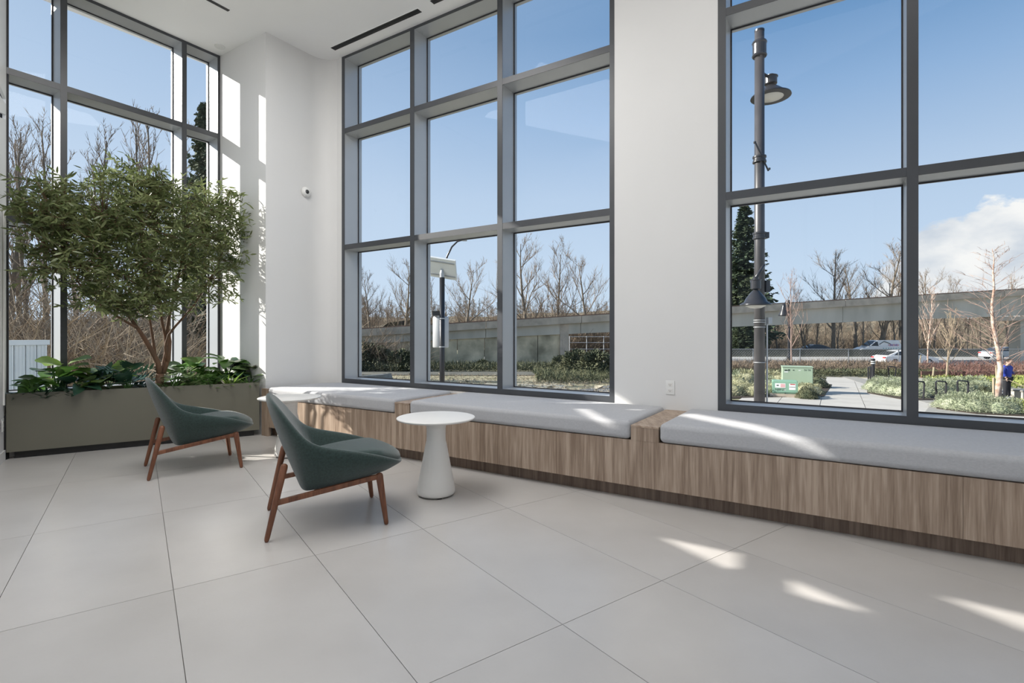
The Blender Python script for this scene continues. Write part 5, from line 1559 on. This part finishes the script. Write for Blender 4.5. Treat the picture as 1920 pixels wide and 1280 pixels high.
# ------------------------------------------------------------------ vehicles
def car(lbl, q, L, paint, rz, kind='sedan', name='car'):
    t = thing(name, lbl, 'van' if kind == 'van' else 'car', q, rz)
    Wd = 1.8 if kind != 'van' else 1.95
    if kind == 'sedan':      # side profile, nose at +x
        body = [(-.5, .30), (-.5, .62), (-.485, .86), (-.40, .93), (-.20, .95), (.14, .95), (.40, .82), (.49, .68), (.5, .45), (.49, .28)]
        roof = [(-.45, .92), (-.24, 1.32), (-.09, 1.43), (.05, 1.41), (.27, .93)]
    else:
        body = [(-.5, .35), (-.5, 1.2), (-.5, 1.25), (.30, 1.22), (.40, 1.05), (.485, .85), (.5, .55), (.49, .32)]
        roof = [(-.5, 1.2), (-.485, 1.98), (-.40, 2.03), (.12, 2.03), (.17, 1.98), (.335, 1.2)]
    def ext(pr, w0, w1, nm, m, inset_z=None):
        mb = MB(); n = len(pr)
        vs_ = []
        for s in (-1, 1):
            for x, z in pr:
                ww_ = w0 if inset_z is None else w0 + (w1 - w0) * min(1, max(0, (z - inset_z[0]) / (inset_z[1] - inset_z[0])))
                vs_.append((x * L, s * ww_ / 2, z))
        fs = [tuple(range(n)), tuple(range(2 * n - 1, n - 1, -1))] + [(i, n + i, n + (i + 1) % n, (i + 1) % n) for i in range(n)]
        mb.add(vs_, fs)
        return mb.build(nm, m, t, bevel=.05)
    ext(body, Wd, Wd, 'body', paint)
    zr = (.93, 1.43) if kind == 'sedan' else (1.2, 2.03)
    ext(roof, Wd * .94, Wd * (.78 if kind == 'sedan' else .86), 'cabin', paint, zr)
    for s in (-1, 1):
        if kind == 'sedan':
            gl = [(-.33, .97), (-.225, 1.28), (-.08, 1.36), (.04, 1.34), (.215, .97)]
        else:
            gl = [(.135, 1.25), (.15, 1.82), (.19, 1.82), (.30, 1.27)]
        vs_ = []
        for off in (0, .012):
            for x, z in gl:
                k = min(1, max(0, (z - zr[0]) / (zr[1] - zr[0]))); ww_ = Wd * .94 + (Wd * (.78 if kind == 'sedan' else .86) - Wd * .94) * k
                vs_.append((x * L, s * (ww_ / 2 + .004 + off), z))
        n = len(gl)
        fs = [tuple(range(n)), tuple(range(2 * n - 1, n - 1, -1))] + [(i, n + i, n + (i + 1) % n, (i + 1) % n) for i in range(n)]
        MB().add(vs_, fs).build('side_window', M['carglass'], t)
    a_, b_2 = (roof[-2], roof[-1])
    for (p0, p1, nm) in ((roof[-2], roof[-1], 'windscreen'), (roof[0], roof[1], 'rear_window')):
        if kind == 'van' and nm == 'rear_window': continue
        sg = 1 if nm == 'windscreen' else -1
        x0, z0 = p0[0] * L, p0[1]; x1, z1 = p1[0] * L, p1[1]
        f0, f1 = .1, .92
        A0 = (x0 + (x1 - x0) * f0, z0 + (z1 - z0) * f0); A1 = (x0 + (x1 - x0) * f1, z0 + (z1 - z0) * f1)
        wv = [Wd * .36, Wd * .43] if nm == 'windscreen' else [Wd * .42, Wd * .36]
        d = .02 * sg
        MB().add([(A0[0] + d, -wv[0], A0[1] + .02), (A0[0] + d, wv[0], A0[1] + .02), (A1[0] + d, wv[1], A1[1] + .02), (A1[0] + d, -wv[1], A1[1] + .02)], [(0, 1, 2, 3)]).build(nm, M['carglass'], t)
    rw_ = .33
    for fx_ in ((-.31, .31) if kind == 'sedan' else (-.30, .33)):
        for s in (-1, 1):
            wh = MB().lathe([(rw_, -.11), (rw_, .11), (rw_ * .65, .115), (0, .10)], 20, c=(fx_ * L, s * (Wd / 2 - .10), rw_), axis=(0, s, 0)).build('wheel', M['tyre'], t)
            MB().lathe([(rw_ * .64, .116), (rw_ * .55, .125), (rw_ * .15, .12), (0, .13)], 10, c=(fx_ * L, s * (Wd / 2 - .10), rw_), axis=(0, s, 0)).build('rim', M['steel'], wh)
    for s in (-1, 1):
        MB().box(-.503 * L, -.47 * L, s * Wd * .40 - .16, s * Wd * .40 + .16, .70, .82).build('tail_light', M['red'], t)
        MB().box(.465 * L, .497 * L, s * Wd * .38 - .15, s * Wd * .38 + .15, .60, .72).build('headlight', M['sticker'], t)
    return t
car('white sedan driving on the near highway lanes, cut by the dark mullion', Vector((at(1696, 686, 46.2).x, 46.2, GZ + .04)), 4.75, M['carwhite'], 0)
car('silver sedan on the highway at the right edge', Vector((at(1888, 670, 58).x, 58, GZ + .04)), 4.9, M['carsilver'], 0)
car('dark car half hidden behind the median barrier', Vector((at(1524, 660, 72).x, 72, GZ + .04)), 4.6, M['cardark'], R(180))
vq = Vector((at(1646, 657, 70.5).x + .3, 70.5, GZ + .30))
vq.z = GZ + .04
van = car('white panel van with coloured side lettering behind the median barrier', vq, 6.3, M['carwhite'], R(180), 'van', 'van')
# side print faces the camera: local +y side after the half turn
g_ = MB()
Y = 1.95 / 2 + .006
def vprint(x0, x1, z0, z1, m, nm='print'):
    MB().box(x0, x1, Y, Y + .006, z0, z1).build(nm, m, van)
ch_ = MB()
for (xa, za, xb, zb2) in ((.75, 1.42, .1, 1.82), (.1, 1.82, -.75, 1.50)):
    ch_.add([(xa, Y - .08, za), (xa, Y - .08, za + .09), (xb, Y - .08, zb2 + .09), (xb, Y - .08, zb2), (xa, Y - .05, za), (xa, Y - .05, za + .09), (xb, Y - .05, zb2 + .09), (xb, Y - .05, zb2)],
            [(0, 1, 2, 3), (7, 6, 5, 4), (0, 4, 5, 1), (3, 2, 6, 7), (1, 5, 6, 2), (0, 3, 7, 4)])
ch_.build('roof_emblem', M['ink'], van)
MB().box(-1.9, -.45, Y - .08, Y - .045, 1.36, 1.46).build('print', M['violet'], van)
for k in range(7): MB().box(-1.85 + k * .2, -1.74 + k * .2, Y - .08, Y - .04, 1.22, 1.46 + .06 * (k % 2)).build('print', M['violet' if k % 3 else 'pink'], van)
for k in range(9): vprint(-2.6 + k * .34, -2.4 + k * .34, .86, 1.02, M['teal'])
vprint(-2.7, .9, .80, .83, M['teal'])

# ------------------------------------------------------------------ person
def skin_body(name, V_, E_, Rr, m, parent, root=0, sub=2):
    me = bpy.data.meshes.new(name); me.from_pydata(V_, E_, []); me.materials.append(m)
    o = bpy.data.objects.new(name, me); C.objects.link(o); o.parent = parent
    md = o.modifiers.new('skin', 'SKIN'); md.use_smooth_shade = True
    for i, r in enumerate(Rr):
        sv = me.skin_vertices[0].data[i]; sv.radius = (r, r) if not isinstance(r, tuple) else r
        sv.use_root = (i == root)
    s = o.modifiers.new('sub', 'SUBSURF'); s.levels = s.render_levels = sub
    return o
pq = gnd(1888, 750); pq.z = GZ + .07
pe = thing('person', 'person in a blue jacket and black trousers standing, head bowed', 'person', pq, R(20))
# local: faces -y (towards the camera), slightly turned
bodyV = [(0, 0, .90), (0, 0, 1.06), (0, .01, 1.22), (0, .0, 1.36), (0, -.02, 1.44), (0, -.05, 1.52),       # 0-5 spine, neck, 
         (-.10, 0, .86), (-.12, -.01, .48), (-.13, 0, .09), (.10, 0, .86), (.13, .02, .48), (.15, .02, .09),  # 6-11 legs
         (-.19, 0, 1.36), (-.26, .02, 1.10), (-.24, -.10, .90), (.19, 0, 1.36), (.27, .0, 1.12), (.24, -.20, 1.16)]  # arms 12-17
E_ = [(0, 1), (1, 2), (2, 3), (3, 4), (4, 5), (0, 6), (6, 7), (7, 8), (0, 9), (9, 10), (10, 11), (3, 12), (12, 13), (13, 14), (3, 15), (15, 16), (16, 17)]
Rr = [.14, .14, .15, .13, .055, .05, .095, .065, .045, .095, .065, .045, .07, .05, .032, .07, .05, .032]
skin_body('body', bodyV, E_, Rr, M['skin'], pe)
jv = [(0, 0, .88), (0, 0, 1.02), (0, .01, 1.2), (0, .0, 1.36), (0, -.015, 1.43), (-.20, 0, 1.355), (-.275, .02, 1.11), (-.25, -.08, .945), (.20, 0, 1.355), (.285, .0, 1.12), (.26, -.14, 1.13)]
je = [(0, 1), (1, 2), (2, 3), (3, 4), (3, 5), (5, 6), (6, 7), (3, 8), (8, 9), (9, 10)]
skin_body('jacket', jv, je, [(.19, .15), (.19, .16), (.20, .165), (.17, .14), .09, .095, .078, .06, .095, .078, .06], M['blue'], pe)
tv = [(0, 0, .90), (-.10, 0, .84), (-.125, -.01, .48), (-.135, 0, .08), (.10, 0, .84), (.135, .02, .48), (.155, .02, .08)]
skin_body('trousers', tv, [(0, 1), (1, 2), (2, 3), (0, 4), (4, 5), (5, 6)], [.15, .12, .09, .075, .12, .09, .075], M['trouser'], pe)
# head: bowed
hd = MB()
prof = [(0, -.125), (.05, -.118), (.078, -.08), (.088, -.03), (.092, .03), (.088, .075), (.062, .11), (.02, .125), (0, .126)]
hd.lathe(prof, 18, c=(0, 0, 0))
h_o = hd.build('head', M['skin'], pe, smooth=True); h_o.location = (0, -.085, 1.59); h_o.rotation_euler = (R(38), 0, 0); h_o.scale = (.86, 1.05, 1)
nz = MB().add([(-.016, -.085, -.03), (.016, -.085, -.03), (0, -.115, -.025), (0, -.088, .02)], [(0, 1, 2), (0, 2, 3), (1, 3, 2)]).build('nose', M['skin'], h_o)
for s in (-1, 1):
    MB().lathe([(0, -.004), (.010, 0), (0, .006)], 8, c=(s * .032, -.086, .015), axis=(0, -1, 0)).build('eye', M['hair'], h_o)
    MB().lathe([(.0, -.02), (.018, -.01), (.018, .02), (0, .03)], 8, c=(s * .088, .0, 0)).build('ear', M['skin'], h_o)
MB().box(-.025, .025, -.088, -.082, -.062, -.055).build('mouth', M['pink'], h_o)
hr = MB().lathe([(.070, -.03), (.099, -.01), (.100, .04), (.093, .085), (.066, .118), (.02, .134), (0, .135)], 18, c=(0, .012, 0)).build('hair', M['hair'], pe, smooth=True)
hr.location = (0, -.075, 1.60); hr.rotation_euler = (R(30), 0, 0); hr.scale = (.9, 1.06, 1)
for s, (hx, hy, hz) in ((-1, (-.245, -.105, .885)), (1, (.235, -.225, 1.165))):
    HV = [(0, 0, .02), (0, 0, -.045)]; HE = [(0, 1)]; HR = [.026, .034]
    dv = Vector((0, -.1, -1)) if s < 0 else Vector((0, -.8, .5))
    q_ = Vector((0, 0, -1)).rotation_difference(dv.normalized())
    for k in range(4):
        x_ = (k - 1.5) * .018
        b0 = len(HV); HV += [(x_, 0, -.07), (x_ * 1.1, -.012, -.105), (x_ * 1.1, -.03, -.125 + .006 * abs(k - 1))]
        HE += [(1, b0), (b0, b0 + 1), (b0 + 1, b0 + 2)]; HR += [.0095, .009, .008]
    b0 = len(HV); HV += [(-s * .035, -.01, -.04), (-s * .045, -.025, -.07)]; HE += [(0, b0), (b0, b0 + 1)]; HR += [.011, .009]
    HV = [tuple(q_ @ Vector(v_) + Vector((hx, hy, hz))) for v_ in HV]
    skin_body('hand', HV, HE, HR, M['skin'], pe, sub=1)
for s in (-1, 1):
    b_ = MB().add([(-.05, -.17, 0), (.05, -.17, 0), (.05, .10, 0), (-.05, .10, 0), (-.042, -.15, .05), (.042, -.15, .05), (.045, .09, .10), (-.045, .09, .10)],
                  [(3, 2, 1, 0), (4, 5, 6, 7), (0, 1, 5, 4), (1, 2, 6, 5), (2, 3, 7, 6), (3, 0, 4, 7)]).build('shoe', M['shoe'], pe, bevel=.02)
    b_.location = (s * .145, 0, 0); b_.rotation_euler = (0, 0, s * .2)
a = pq + Vector((-.05, -.25, .95))
rod = MB(a).tube([at(1862, 712, 22.0), at(1893, 713, 22.0), at(1925, 726, 21.6)], .012, 5).build('tether_strap', M['stake'], None)
tag(rod, 'thin pale strap stretched from birch stakes past the person', 'strap')
